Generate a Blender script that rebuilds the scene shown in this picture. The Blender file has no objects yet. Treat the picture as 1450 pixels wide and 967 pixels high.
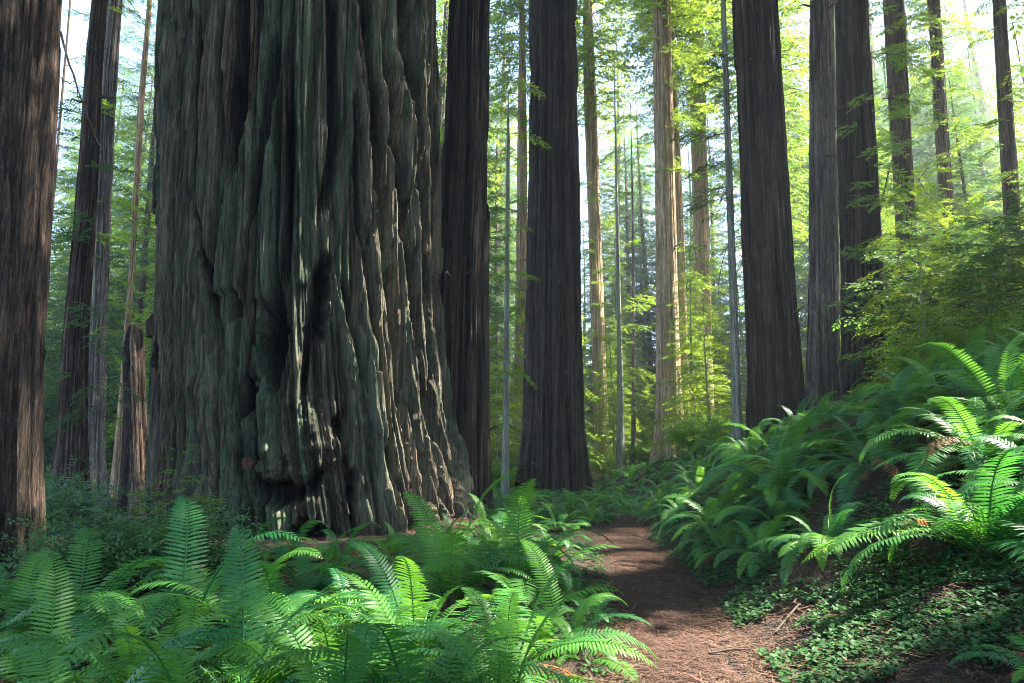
import bpy, math, random
import numpy as np
from mathutils import Vector, Matrix

# ------------------------------------------------------------------ camera, sky, sun, exposure
scene = bpy.context.scene
col = scene.collection
CAM_H, PITCH, FPX, CX, CY = 1.5, math.radians(10.4), 967.0, 725.0, 483.5
cd = bpy.data.cameras.new('camera'); cam = bpy.data.objects.new('camera', cd); col.objects.link(cam)
cam.location = (0, 0, CAM_H); cam.rotation_euler = (math.radians(90) + PITCH, 0, 0)
cd.lens = 24.0; cd.sensor_width = 36.0; cd.clip_start = 0.05; cd.clip_end = 2000
scene.camera = cam

SUN_AZ, SUN_EL = math.radians(76), math.radians(48)          # azimuth from +Y towards +X
S = np.array([math.sin(SUN_AZ)*math.cos(SUN_EL), math.cos(SUN_AZ)*math.cos(SUN_EL), math.sin(SUN_EL)])
world = bpy.data.worlds.new('World'); scene.world = world; world.use_nodes = True
wn = world.node_tree.nodes; wl = world.node_tree.links
bg = wn['Background']; bg.inputs['Strength'].default_value = 0.095
sky = wn.new('ShaderNodeTexSky'); sky.sky_type = 'NISHITA'; sky.sun_disc = False
sky.sun_elevation = SUN_EL; sky.sun_rotation = SUN_AZ; sky.ozone_density = 3.0
wl.new(sky.outputs['Color'], bg.inputs['Color'])
sl = bpy.data.lights.new('sun', 'SUN'); sl.energy = 5.0; sl.angle = math.radians(0.53); sl.color = (1.0, 0.93, 0.80)
so = bpy.data.objects.new('sun', sl); col.objects.link(so)
so.rotation_euler = Vector(S).to_track_quat('Z', 'Y').to_euler(); so.location = (40, 20, 60)
vs = scene.view_settings
vs.view_transform = 'Standard'; vs.look = 'None'; vs.gamma = 1; vs.use_curve_mapping = False
vs.exposure = 3.1
cy = scene.cycles
cy.max_bounces = 6; cy.diffuse_bounces = 3; cy.glossy_bounces = 2; cy.transmission_bounces = 4
cy.transparent_max_bounces = 4; cy.volume_bounces = 0
cy.use_denoising = True; cy.caustics_reflective = False; cy.caustics_refractive = False
cy.sample_clamp_indirect = 6.0; cy.filter_width = 0.95
HAZE_DENSITY = 0.0007

# ------------------------------------------------------------------ numeric helpers
_r = np.random.RandomState(7)
_P = np.concatenate([_r.permutation(256)]*3)
_G = np.array([[1,1,0],[-1,1,0],[1,-1,0],[-1,-1,0],[1,0,1],[-1,0,1],[1,0,-1],[-1,0,-1],[0,1,1],[0,-1,1],[0,1,-1],[0,-1,-1]], float)
def pn(x, y, z=0.0):
    """Perlin noise, about -1..1"""
    x, y, z = np.broadcast_arrays(np.asarray(x, float), np.asarray(y, float), np.asarray(z, float))
    xi, yi, zi = np.floor(x), np.floor(y), np.floor(z)
    xf, yf, zf = x-xi, y-yi, z-zi
    X, Y, Z = (xi.astype(int) & 255), (yi.astype(int) & 255), (zi.astype(int) & 255)
    u, v, w = (f*f*f*(f*(f*6-15)+10) for f in (xf, yf, zf))
    def g(dx, dy, dz):
        h = _P[_P[_P[X+dx]+Y+dy]+Z+dz] % 12
        gr = _G[h]
        return gr[..., 0]*(xf-dx)+gr[..., 1]*(yf-dy)+gr[..., 2]*(zf-dz)
    l = lambda a, b, t: a+(b-a)*t
    return l(l(l(g(0,0,0), g(1,0,0), u), l(g(0,1,0), g(1,1,0), u), v),
             l(l(g(0,0,1), g(1,0,1), u), l(g(0,1,1), g(1,1,1), u), v), w)
def fbm(x, y, z=0.0, o=3):
    s, a, f = 0.0, 1.0, 1.0
    for i in range(o):
        s = s + a*pn(x*f+i*17.3, y*f+i*5.1, z*f+i*9.7); a *= .5; f *= 2.03
    return s
def sstep(a, b, x):
    t = np.clip((x-a)/(b-a), 0, 1); return t*t*(3-2*t)

def pos(px, py, D):
    """photo pixel + depth along +Y -> world point"""
    xn, yn = (px-CX)/FPX, (CY-py)/FPX
    s = D/(math.cos(PITCH)-yn*math.sin(PITCH))
    return np.array([s*xn, D, CAM_H+s*(math.sin(PITCH)+yn*math.cos(PITCH))]), s
def project(V):
    d = V-np.array([0, 0, CAM_H])
    f = d[..., 1]*math.cos(PITCH)+d[..., 2]*math.sin(PITCH)
    u = -d[..., 1]*math.sin(PITCH)+d[..., 2]*math.cos(PITCH)
    return CX+FPX*d[..., 0]/f, CY-FPX*u/f

# ------------------------------------------------------------------ terrain
TY = [-20, 0, 4.8, 7.6, 11, 14.5, 17, 20, 25, 60, 300]
TX = [0.2, .7, 1.2, 1.62, 1.98, 2.25, 2.75, 3.3, 3.8, 5, 12]
def terrain(x, y):
    x, y = np.broadcast_arrays(np.asarray(x, float), np.asarray(y, float))
    cx = np.interp(y, TY, TX)
    t = x-cx
    tr = np.clip(t-.56, 0, None); tr = np.sqrt(tr*tr+.05)-math.sqrt(.05)
    a = np.interp(y, [-10, 3, 6, 8, 10, 16, 24, 45, 90], [.16, .20, .42, .74, .95, 1.05, 1.0, .6, .3])
    hm_ = np.interp(y, [0, 8, 14, 30], [4.4, 4.4, 3.7, 3.2])
    bank = hm_*(1-np.exp(-a*tr/hm_))+.06*np.clip(tr-6, 0, 90)
    tl = np.clip(-t-.6, 0, None)
    off = sstep(.5, 1.6, np.abs(t))
    z = bank+.12*(1-np.exp(-tl/1.2))
    z = z+.12*np.exp(-((x+4.9)**2+(y-16.6)**2)/(2*4.2**2))
    z = z+off*(.10*fbm(x*.55, y*.55, 3.1, 3)+.22*pn(x*.13, y*.13, 8.0))+(1-off)*.02*pn(x*1.3, y*1.3, 2.0)
    z = z+np.clip(y-70, 0, None)*.05+np.clip(-x-25, 0, None)*.03
    return z
def th(x, y): return float(terrain(x, y))

# ------------------------------------------------------------------ mesh / object helpers
def mesh(name, V, F, mats, attrs=None, smooth=False, mi=None):
    """V (n,3); F (m,k) array or list of such arrays; one mesh datablock"""
    me = bpy.data.meshes.new(name)
    V = np.ascontiguousarray(V, dtype=np.float32)
    Fs = F if isinstance(F, list) else [F]
    Fs = [np.asarray(f, np.int32) for f in Fs if len(f)]
    loops = np.concatenate([f.ravel() for f in Fs])
    cnt = np.concatenate([np.full(len(f), f.shape[1], np.int32) for f in Fs])
    st = np.concatenate([[0], np.cumsum(cnt)[:-1]]).astype(np.int32)
    me.vertices.add(len(V)); me.vertices.foreach_set('co', V.ravel())
    me.loops.add(len(loops)); me.loops.foreach_set('vertex_index', loops)
    me.polygons.add(len(cnt)); me.polygons.foreach_set('loop_start', st)
    try: me.polygons.foreach_set('loop_total', cnt)
    except Exception: pass
    for m in (mats if isinstance(mats, (list, tuple)) else [mats]): me.materials.append(m)
    if mi is not None: me.polygons.foreach_set('material_index', np.asarray(mi, np.int32))
    me.update(calc_edges=True)
    me.polygons.foreach_set('use_smooth', np.full(len(cnt), smooth, dtype=bool))
    for k, v in (attrs or {}).items():
        at = me.attributes.new(k, 'FLOAT', 'POINT'); at.data.foreach_set('value', np.asarray(v, np.float32).ravel())
    return me
def obj(name, me, parent=None, loc=(0, 0, 0), rot=(0, 0, 0), sc=1.0):
    o = bpy.data.objects.new(name, me); col.objects.link(o)
    o.location = loc; o.rotation_euler = rot
    o.scale = (sc, sc, sc) if not isinstance(sc, tuple) else sc
    if parent: o.parent = parent
    return o
def tag(o, label=None, cat=None, group=None, kind=None):
    if label: o['label'] = label
    if cat: o['category'] = cat
    if group: o['group'] = group
    if kind: o['kind'] = kind
    return o
def empty(name, loc, label, cat, group=None, rz=0.0):
    e = obj(name, None, None, tuple(float(c) for c in loc), (0, 0, rz)); e.empty_display_size = .2
    return tag(e, label, cat, group)
def gridF(nu, nv, closed):
    """faces of a grid with nv rows of nu columns"""
    i = np.arange(nu if closed else nu-1); j = np.arange(nv-1)
    I, J = np.meshgrid(i, j)
    I2 = (I+1) % nu
    return np.stack([J*nu+I, J*nu+I2, (J+1)*nu+I2, (J+1)*nu+I], -1).reshape(-1, 4)
def tube(P, R, n=6):
    """tapered tube along points P with radii R -> V, F"""
    P = np.asarray(P, float); R = np.asarray(R, float)
    T = np.gradient(P, axis=0); T /= np.linalg.norm(T, axis=1)[:, None]+1e-9
    up = np.array([0, 0, 1.0]) if abs(T[0, 2]) < .9 else np.array([1.0, 0, 0])
    A = np.cross(T, up); A /= np.linalg.norm(A, axis=1)[:, None]+1e-9
    B = np.cross(T, A)
    th_ = np.arange(n)*2*math.pi/n
    V = P[:, None]+R[:, None, None]*(A[:, None]*np.cos(th_)[None, :, None]+B[:, None]*np.sin(th_)[None, :, None])
    return V.reshape(-1, 3), gridF(n, len(P), True)
def merge(parts):
    Vs, Fs, o = [], [], 0
    for V, F in parts:
        Vs.append(V); Fs.append(np.asarray(F)+o); o += len(V)
    return np.concatenate(Vs), np.concatenate(Fs)

# ------------------------------------------------------------------ materials
def nmat(name):
    m = bpy.data.materials.new(name); m.use_nodes = True
    nt = m.node_tree; b = nt.nodes['Principled BSDF']; return m, nt, b
def N(nt, t, **kw):
    n = nt.nodes.new(t)
    for k, v in kw.items():
        if k in n.inputs.keys() if hasattr(n.inputs, 'keys') else False: n.inputs[k].default_value = v
        else: setattr(n, k, v)
    return n
def ramp(nt, fac, stops):
    r = nt.nodes.new('ShaderNodeValToRGB'); e = r.color_ramp.elements
    while len(e) > 1: e.remove(e[-1])
    for i, (p, c) in enumerate(stops):
        x = e[0] if i == 0 else e.new(p)
        x.position = p; x.color = (*c, 1) if len(c) == 3 else c
    nt.links.new(fac, r.inputs['Fac']); return r
def mix(nt, fac, a, b, mode='MIX'):
    m = nt.nodes.new('ShaderNodeMix'); m.data_type = 'RGBA'; m.blend_type = mode
    for s, v in ((0, fac), (6, a), (7, b)):
        if hasattr(v, 'default_value') or hasattr(v, 'is_linked'): nt.links.new(v, m.inputs[s])
        else: m.inputs[s].default_value = v if s == 0 else (*v, 1)
    return m.outputs[2]
def coord(nt, scale=(1, 1, 1)):
    tc = nt.nodes.new('ShaderNodeTexCoord'); mp = nt.nodes.new('ShaderNodeMapping')
    mp.inputs['Scale'].default_value = scale
    nt.links.new(tc.outputs['Object'], mp.inputs['Vector']); return mp.outputs[0]
def noise(nt, vec, scale, detail=4, rough=.6, dist=0):
    n = nt.nodes.new('ShaderNodeTexNoise'); n.inputs['Scale'].default_value = scale
    n.inputs['Detail'].default_value = detail; n.inputs['Roughness'].default_value = rough; n.inputs['Distortion'].default_value = dist
    nt.links.new(vec, n.inputs['Vector']); return n.outputs[0]

def bark(name, furrow, ridge, lichen, lich_amt=.5, fs=7.0, bump=.6):
    """fibrous redwood bark: colour by weathered ridge / red-brown inner fibre with painted furrow shade, lichen film where the attribute says"""
    m, nt, b = nmat(name); L = nt.links
    v = coord(nt, (1, 1, .022)); v2 = coord(nt, (1, 1, .25)); v3 = coord(nt)
    ar = nt.nodes.new('ShaderNodeAttribute'); ar.attribute_name = 'ridge'
    al = nt.nodes.new('ShaderNodeAttribute'); al.attribute_name = 'lich'
    n1 = noise(nt, v, fs, 6, .65); n2 = noise(nt, v, fs*4, 4, .6); n3 = noise(nt, v2, 14, 5, .7); n4 = noise(nt, v3, .9, 4, .6)
    ma = nt.nodes.new('ShaderNodeMath'); ma.operation = 'MULTIPLY_ADD'
    L.new(n1, ma.inputs[0]); ma.inputs[1].default_value = 1.2; ma.inputs[2].default_value = -.6
    mb = nt.nodes.new('ShaderNodeMath'); mb.operation = 'ADD'; mb.use_clamp = True
    L.new(ar.outputs['Fac'], mb.inputs[0]); L.new(ma.outputs[0], mb.inputs[1])
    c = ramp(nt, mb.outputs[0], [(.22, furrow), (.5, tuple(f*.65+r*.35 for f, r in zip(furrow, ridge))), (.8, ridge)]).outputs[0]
    var = ramp(nt, n2, [(.3, (.35, .34, .33)), (.5, (.9, .9, .9)), (.72, (2.1, 2.05, 2.0))]).outputs[0]
    c = mix(nt, 1.0, c, var, 'MULTIPLY')
    n6 = noise(nt, v, fs*14, 3, .6)
    c = mix(nt, 1.0, c, ramp(nt, n6, [(.3, (.5, .48, .47)), (.5, (1, 1, 1)), (.72, (1.8, 1.75, 1.7))]).outputs[0], 'MULTIPLY')
    pt = ramp(nt, n4, [(.3, (.75, .78, .8)), (.7, (1.2, 1.12, 1.05))]).outputs[0]
    c = mix(nt, 1.0, c, pt, 'MULTIPLY')
    lm = nt.nodes.new('ShaderNodeMath'); lm.operation = 'MULTIPLY'; lm.use_clamp = True
    lr = ramp(nt, n3, [(.32, (0, 0, 0)), (.62, (1, 1, 1))]).outputs[0]
    L.new(lr, lm.inputs[0]); L.new(al.outputs['Fac'], lm.inputs[1])
    lk = nt.nodes.new('ShaderNodeMath'); lk.operation = 'MULTIPLY'; L.new(lm.outputs[0], lk.inputs[0]); lk.inputs[1].default_value = lich_amt
    c = mix(nt, lk.outputs[0], c, lichen)
    L.new(c, b.inputs['Base Color'])
    b.inputs['Roughness'].default_value = .85; b.inputs['Specular IOR Level'].default_value = .25
    bp = nt.nodes.new('ShaderNodeBump'); bp.inputs['Strength'].default_value = bump; bp.inputs['Distance'].default_value = .06
    am = nt.nodes.new('ShaderNodeMath'); am.operation = 'ADD'
    n5 = noise(nt, v2, 30, 4, .65)
    L.new(noise(nt, v, fs*9, 3, .6), am.inputs[0]); L.new(n5, am.inputs[1]); L.new(am.outputs[0], bp.inputs['Height'])
    L.new(bp.outputs[0], b.inputs['Normal'])
    return m
M = {}
M['bark_giant'] = bark('bark_giant', (.009, .005, .004), (.15, .105, .08), (.10, .18, .11), .95, 5.0, 1.0)  # near-black furrow tone carries recess shade; lichen green also carries the shade's green cast
M['bark_dark'] = bark('bark_dark', (.005, .0035, .003), (.075, .058, .048), (.065, .085, .06), .3, 8.0, 1.0)  # furrow tone pushed near black to deepen the shade in the furrows
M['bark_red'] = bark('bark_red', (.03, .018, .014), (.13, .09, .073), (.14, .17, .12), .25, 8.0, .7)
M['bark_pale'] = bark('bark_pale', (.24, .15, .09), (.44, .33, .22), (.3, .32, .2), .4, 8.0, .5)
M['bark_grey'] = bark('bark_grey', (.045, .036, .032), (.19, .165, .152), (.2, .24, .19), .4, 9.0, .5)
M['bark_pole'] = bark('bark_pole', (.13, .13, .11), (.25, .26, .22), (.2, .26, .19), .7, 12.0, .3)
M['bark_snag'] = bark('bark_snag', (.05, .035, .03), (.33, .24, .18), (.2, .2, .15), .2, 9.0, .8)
M['twig'] = bark('twig', (.06, .045, .035), (.12, .095, .075), (.12, .15, .1), .3, 20, .2)

def leafmat(name, c1, c2, tr, tamt=.5, rough=.5, spec=.4, island=True):
    """leaf: two-sided diffuse + translucent"""
    m, nt, b = nmat(name); L = nt.links
    g = nt.nodes.new('ShaderNodeNewGeometry'); oi = nt.nodes.new('ShaderNodeObjectInfo')
    v3 = coord(nt); n = noise(nt, v3, 1.3, 2, .5)
    ad = nt.nodes.new('ShaderNodeMath'); ad.operation = 'MULTIPLY_ADD'
    L.new(g.outputs['Random Per Island'] if island else oi.outputs['Random'], ad.inputs[0]); ad.inputs[1].default_value = .5
    a2 = nt.nodes.new('ShaderNodeMath'); a2.operation = 'MULTIPLY_ADD'; L.new(oi.outputs['Random'], a2.inputs[0]); a2.inputs[1].default_value = .5
    a2.inputs[2].default_value = -.25
    a3 = nt.nodes.new('ShaderNodeMath'); a3.operation = 'ADD'; L.new(n, a3.inputs[0]); L.new(a2.outputs[0], a3.inputs[1])
    a4 = nt.nodes.new('ShaderNodeMath'); a4.operation = 'SUBTRACT'; L.new(a3.outputs[0], a4.inputs[0]); a4.inputs[1].default_value = .25
    L.new(a4.outputs[0], ad.inputs[2])
    c = ramp(nt, ad.outputs[0], [(.1, c1), (.9, c2)]).outputs[0]
    L.new(c, b.inputs['Base Color']); b.inputs['Roughness'].default_value = rough; b.inputs['Specular IOR Level'].default_value = spec
    t = nt.nodes.new('ShaderNodeBsdfTranslucent')
    tc_ = mix(nt, 1.0, c, tr, 'MULTIPLY'); L.new(tc_, t.inputs['Color'])
    ms = nt.nodes.new('ShaderNodeMixShader'); ms.inputs[0].default_value = tamt
    L.new(b.outputs[0], ms.inputs[1]); L.new(t.outputs[0], ms.inputs[2])
    out = [n_ for n_ in nt.nodes if n_.type == 'OUTPUT_MATERIAL'][0]
    L.new(ms.outputs[0], out.inputs['Surface'])
    return m
M['needle'] = leafmat('needle', (.05, .115, .022), (.15, .23, .035), (2.4, 2.1, 1.1), .55, .55, .3)
M['needle_dark'] = leafmat('needle_dark', (.03, .075, .03), (.07, .13, .035), (2.0, 2.0, 1.3), .45, .55, .3)
M['leaf_broad'] = leafmat('leaf_broad', (.05, .13, .025), (.12, .22, .03), (2.2, 2.0, 1.0), .5, .5, .35)
M['shrub'] = leafmat('shrub', (.05, .13, .05), (.10, .20, .06), (1.8, 1.9, 1.1), .4, .45, .4)
M['fern'] = leafmat('fern', (.024, .125, .042), (.09, .24, .034), (2.2, 2.0, .9), .36, .45, .3, False)
M['fern_dry'] = leafmat('fern_dry', (.12, .06, .03), (.24, .115, .05), (1.5, 1.2, .9), .3, .6, .2, False)
M['clover'] = leafmat('clover', (.02, .07, .03), (.055, .13, .04), (1.8, 1.9, 1.1), .3, .6, .15)
def plain(name, c1, c2, scale, rough=.9, bump=.3, sc3=(1, 1, 1)):
    m, nt, b = nmat(name); v = coord(nt, sc3); n = noise(nt, v, scale, 6, .65)
    c = ramp(nt, n, [(.3, c1), (.7, c2)]).outputs[0]; nt.links.new(c, b.inputs['Base Color'])
    b.inputs['Roughness'].default_value = rough; b.inputs['Specular IOR Level'].default_value = .2
    bp = nt.nodes.new('ShaderNodeBump'); bp.inputs['Strength'].default_value = bump; bp.inputs['Distance'].default_value = .05
    nt.links.new(n, bp.inputs['Height']); nt.links.new(bp.outputs[0], b.inputs['Normal'])
    return m
def groundmat(name, stops, scale):
    m, nt, b = nmat(name); v = coord(nt)
    n1 = noise(nt, v, scale, 8, .7, .4); n2 = noise(nt, v, .7, 4, .6)
    w = nt.nodes.new('ShaderNodeTexVoronoi'); w.inputs['Scale'].default_value = scale*5; nt.links.new(v, w.inputs['Vector'])
    c = ramp(nt, n1, stops).outputs[0]
    c = mix(nt, 1.0, c, ramp(nt, n2, [(.3, (.75, .72, .72)), (.7, (1.25, 1.2, 1.15))]).outputs[0], 'MULTIPLY')
    c = mix(nt, .35, c, mix(nt, 1.0, c, w.outputs['Color'], 'MULTIPLY'))
    nt.links.new(c, b.inputs['Base Color']); b.inputs['Roughness'].default_value = .95; b.inputs['Specular IOR Level'].default_value = .15
    ad = nt.nodes.new('ShaderNodeMath'); ad.operation = 'ADD'; nt.links.new(n1, ad.inputs[0]); nt.links.new(w.outputs['Distance'], ad.inputs[1])
    bp = nt.nodes.new('ShaderNodeBump'); bp.inputs['Strength'].default_value = .7; bp.inputs['Distance'].default_value = .04
    nt.links.new(ad.outputs[0], bp.inputs['Height']); nt.links.new(bp.outputs[0], b.inputs['Normal'])
    return m
M['ground'] = groundmat('ground', [(.25, (.022, .017, .014)), (.5, (.05, .037, .029)), (.75, (.09, .064, .05))], 9)
M['trail'] = groundmat('trail', [(.25, (.045, .027, .021)), (.55, (.085, .05, .039)), (.8, (.14, .087, .068))], 12)
M['litter'] = leafmat('litter', (.07, .038, .026), (.26, .15, .095), (1, 1, 1), .05, .8, .2)
M['burl'] = plain('burl', (.035, .026, .022), (.10, .075, .062), 14)
M['burl_red'] = plain('burl_red', (.05, .025, .02), (.15, .08, .062), 20)

# ------------------------------------------------------------------ ground and trail
def warp(n, lo, hi, c, k):
    """n samples from lo to hi, dense round c"""
    a = np.sinh(np.linspace(np.arcsinh((lo-c)/k), np.arcsinh((hi-c)/k), n))*k+c
    return a
gx = warp(250, -230, 230, 1.5, 5.0); gy = warp(250, -120, 330, 8.0, 6.0)
GX, GY = np.meshgrid(gx, gy); GZ = terrain(GX, GY)
near = np.exp(-((GX-1)**2+(GY-8)**2)/200)
off_ = sstep(.45, 1.1, np.abs(GX-np.interp(GY, TY, TX)))
GZ = GZ+near*off_*.045*fbm(GX*2.6, GY*2.6, 1.0, 3)
g = obj('ground', mesh('ground', np.stack([GX, GY, GZ], -1).reshape(-1, 3), gridF(len(gx), len(gy), False), M['ground'], smooth=True))
tag(g, kind='structure')
ny, nx = 260, 44
ty = np.linspace(-3, 21, ny); u = np.linspace(-1, 1, nx)
U, YY = np.meshgrid(u, ty)
wd = .53*np.interp(YY, [3, 9], [.82, 1])+.10*pn(YY*.8, U*0+np.sign(U)*3.3, 1.2)+.05*pn(YY*3, np.sign(U)*7.1, 4.0)
XX = np.interp(YY, TY, TX)+U*wd
ZZ = terrain(XX, YY)+.03-.10*np.abs(U)**5+.014*fbm(XX*3.2, YY*3.2, 9.0, 3)
tr_o = tag(obj('trail', mesh('trail', np.stack([XX, YY, ZZ], -1).reshape(-1, 3), gridF(nx, ny, False), M['trail'], smooth=True)), kind='structure')

# ------------------------------------------------------------------ trunks
def hsh(k): 
    v = np.sin(k*12.9898+4.1)*43758.5453; return v-np.floor(v)
def plates(TH, Z, n, zlen, seed, wander):
    """bark strips: per vertex a random strip height, the profile across the strip, a second random"""
    ca, sa = np.cos(TH), np.sin(TH)
    U = TH/(2*math.pi)*n+wander*(pn(ca*2+seed, sa*2, Z*.10)+.4*pn(ca*5+seed, sa*5, Z*.3+seed))+.07*pn(ca*9, sa*9, Z*.9+seed)
    i = np.floor(U); w = U-i; im = np.mod(i, n)
    zz = Z/zlen+hsh(im+seed)*7.3+.10*pn(w*4+im, Z*1.5, seed)
    sg = np.floor(zz)
    return hsh(im*1.31+sg*7.7+seed), sstep(0, .55, np.minimum(w, 1-w)*2*(.75+.5*hsh(im*3.3+seed*2))), hsh(im*5.7+sg*2.9+seed*3)
def trunk_mesh(name, zs, xs, ys, rs, mat, seed, nth=180, f1=2.6, d1=.07, f2=8.0, d2=.025, flare=.35, fh=1.2, lobes=5, zbase=0.0, zst=.05, lich=.5, extra=None, thetas=None, zfine=None):
    """lofted trunk with furrowed bark; z,x,y,r give the axis and the radius per row"""
    th_ = thetas if thetas is not None else np.linspace(0, 2*math.pi, nth, endpoint=False)
    TH, ZI = np.meshgrid(th_, np.arange(len(zs)))
    Z, X0, Y0, R = zs[ZI], xs[ZI], ys[ZI], rs[ZI]
    ca, sa = np.cos(TH), np.sin(TH)
    Rm = float(np.median(rs[zs < zbase+12])) if (zs < zbase+12).any() else float(rs[0])
    hz = np.clip(Z-zbase, 0, None)
    ph = seed*1.7
    fl = flare*np.exp(-hz/fh)*(1+.45*np.cos(lobes*TH+ph)+.3*np.cos((lobes+3)*TH+2.1*ph))
    a, b = ca*Rm, sa*Rm
    circ = 2*math.pi*Rm
    h1, p1, c1 = plates(TH, Z, max(8, round(circ*f1)), 13.0, seed, .8)
    h2, p2, c2 = plates(TH, Z, max(14, round(circ*f2)), 5.5, seed+11, 1.5)
    h3, p3, c3 = plates(TH, Z, max(24, round(circ*f2*2.3)), 2.6, seed+23, 2.5)
    fine = fbm(a*f2*2.0, b*f2*2.0, Z*f2*.035, 2)
    lump = fbm(a*.7, b*.7, Z*.12+seed*2.2, 2)
    r = R+fl+d1*(.9*(h1-.5)+p1-1)+d2*(1.1*(h2-.5)+p2-1)+d2*.5*(h3-.5+p3-1)+d2*.4*fine+.016*Rm*lump
    ridge = np.clip(.08+.36*c1+.34*c2+.22*c3+.14*(p1-.5)+.08*(p2-.5)+.12*fine, 0, 1)
    LI = np.clip(lich*(.25+.9*fbm(a*.9, b*.9, Z*.16+seed*5, 3)+.5*h1+.4*(h2-.5)), 0, 1)
    if extra is not None:
        r, ridge, LI = extra(TH, Z, X0, Y0, R+fl, r, ridge, LI)
    V = np.stack([X0+r*ca, Y0+r*sa, Z], -1).reshape(-1, 3)
    return mesh(name, V, gridF(len(th_), len(zs), True), mat, {'ridge': ridge, 'lich': LI}, smooth=True)

def axis_from_rows(rows, D, H, nz, zfloor, ztop_vis):
    """rows: (py, x_left, x_right) in the photo at depth D -> arrays z,x,y,r up to height H"""
    pz, pxs, pr = [], [], []
    for py, xl, xr in rows:
        p, s = pos((xl+xr)/2, py, D)
        al, ar = (math.atan(s*(q-CX)/FPX/D) for q in (xl, xr)); m_ = (al+ar)/2
        pz.append(p[2]); pxs.append(D*math.tan(m_)); pr.append(D/math.cos(m_)*math.sin((ar-al)/2))
    o = np.argsort(pz); pz, pxs, pr = np.array(pz)[o], np.array(pxs)[o], np.array(pr)[o]
    n1 = int(nz*.86)
    z = np.concatenate([zfloor+(ztop_vis-zfloor)*np.linspace(0, 1, n1)**1.15, np.linspace(ztop_vis, H, nz-n1+1)[1:]])
    def ex(v, k=1.0):
        sl0 = (v[1]-v[0])/(pz[1]-pz[0]); sl1 = (v[-1]-v[-2])/(pz[-1]-pz[-2])
        w = np.interp(z, pz, v)
        w = np.where(z < pz[0], v[0]+sl0*k*(z-pz[0]), w)
        return np.where(z > pz[-1], v[-1]+sl1*.4*(z-pz[-1]), w)
    x = ex(pxs); r = ex(pr, .6)
    top = pr[-1]*np.clip(1-(z-pz[-1])/(H-pz[-1]), 0, 1)**.8
    r = np.where(z > pz[-1], np.minimum(r, np.maximum(top, .03)), r)
    r = np.clip(r, .025, None)
    return z, x, np.full_like(z, D), r

# ------------------------------------------------------------------ foliage templates
def leaves_along(P, T, S_, n, ln, wd, rng, tilt=.35):
    """flat rows of leaflets on both sides of a twig (positions P, tangent T, side S_) -> quads V"""
    q = []
    for i in range(n):
        t = (i+.6)/n
        p = P[0]+(P[1]-P[0])*t
        l = ln*(1-.45*abs(t-.45))*rng.uniform(.8, 1.15)
        for sgn in (-1, 1):
            d = T*.55+S_*sgn*.85+rng.normal(0, .14, 3); d /= np.linalg.norm(d)
            w = np.cross(d, np.array([0, 0, 1.0])+rng.normal(0, tilt, 3)); w /= np.linalg.norm(w)+1e-9
            e = p+d*l; mid = p+d*l*.5
            q.append([p, mid+w*wd*.5, e-np.array([0, 0, l*.12]), mid-w*wd*.5])
    d = T+rng.normal(0, .1, 3); w = np.cross(d, np.array([0, 0, 1.0])+rng.normal(0, tilt, 3)); w /= np.linalg.norm(w)+1e-9
    q.append([P[1], P[1]+d*ln*.5+w*wd*.5, P[1]+d*ln, P[1]+d*ln*.5-w*wd*.5])
    return q
def branch(L, step, twl, lstep, ln, wd, seed, droop=.25, rad=.02, up=.15, tilt=.35):
    """conifer branch along +X: woody axis, side twigs in a near-flat fan, feathered leaflets. returns V,F(quads),mi"""
    rng = np.random.RandomState(seed)
    n = 7; s = np.linspace(0, 1, n)
    ax = np.stack([s*L, .10*L*np.sin(s*2.5+rng.uniform(-1, 1))*s, up*L*s-droop*L*s**2], -1)
    Vw, Fw = tube(ax, rad*(1-.85*s)+.003, 3)
    q = []; tw = []
    k = 0; x = L*.14
    while x < L*.99:
        t = x/L
        p = np.array([np.interp(t, s, ax[:, i]) for i in range(3)])
        p2 = np.array([np.interp(min(1, t+.05), s, ax[:, i]) for i in range(3)])
        T = p2-p; T /= np.linalg.norm(T)+1e-9
        sg = 1 if k % 2 else -1
        side = np.cross(np.array([0, 0, 1.0]), T)*sg
        d = T*rng.uniform(.45, .8)+side*rng.uniform(.7, 1)+np.array([0, 0, rng.uniform(-.28-tilt*.4, .12+tilt*.15)]); d /= np.linalg.norm(d)
        tl = twl*(1-.62*t)*rng.uniform(.6, 1.15)*min(1, .45+2.2*t)
        e = p+d*tl-np.array([0, 0, .12*tl])
        ss = np.cross(d, np.array([0, 0, 1.0])); ss /= np.linalg.norm(ss)+1e-9
        q += leaves_along((p+d*tl*.12, e), d, ss, max(2, int(tl/lstep)), ln, wd, rng, tilt)
        k += 1; x += step*rng.uniform(.7, 1.25)
    q = np.array(q)
    Vl = q.reshape(-1, 3); Fl = np.arange(len(Vl)).reshape(-1, 4)
    V, F = merge([(Vw, Fw), (Vl, Fl)])
    return V, F, np.concatenate([np.zeros(len(Fw), int), np.ones(len(Fl), int)])
BR_B = [branch(3.0, .13, 1.15, .105, .20, .085, 10+i, droop=.18+.09*i, tilt=.6) for i in range(5)]      # understory conifer
BR_A = [branch(4.5, .29, 1.8, .20, .36, .16, 30+i, droop=.25+.07*i, rad=.045, tilt=.85) for i in range(3)]  # tall crown
BR_S = [branch(4.5, .55, 1.9, .36, .60, .26, 50+i, droop=.22+.05*i, rad=.05) for i in range(3)]   # crown of unseen shade trees beside the view
BR_F = [branch(1.4, .085, .5, .055, .10, .042, 70+i, droop=.22+.05*i, rad=.008, tilt=.5) for i in range(4)]  # near saplings
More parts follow.
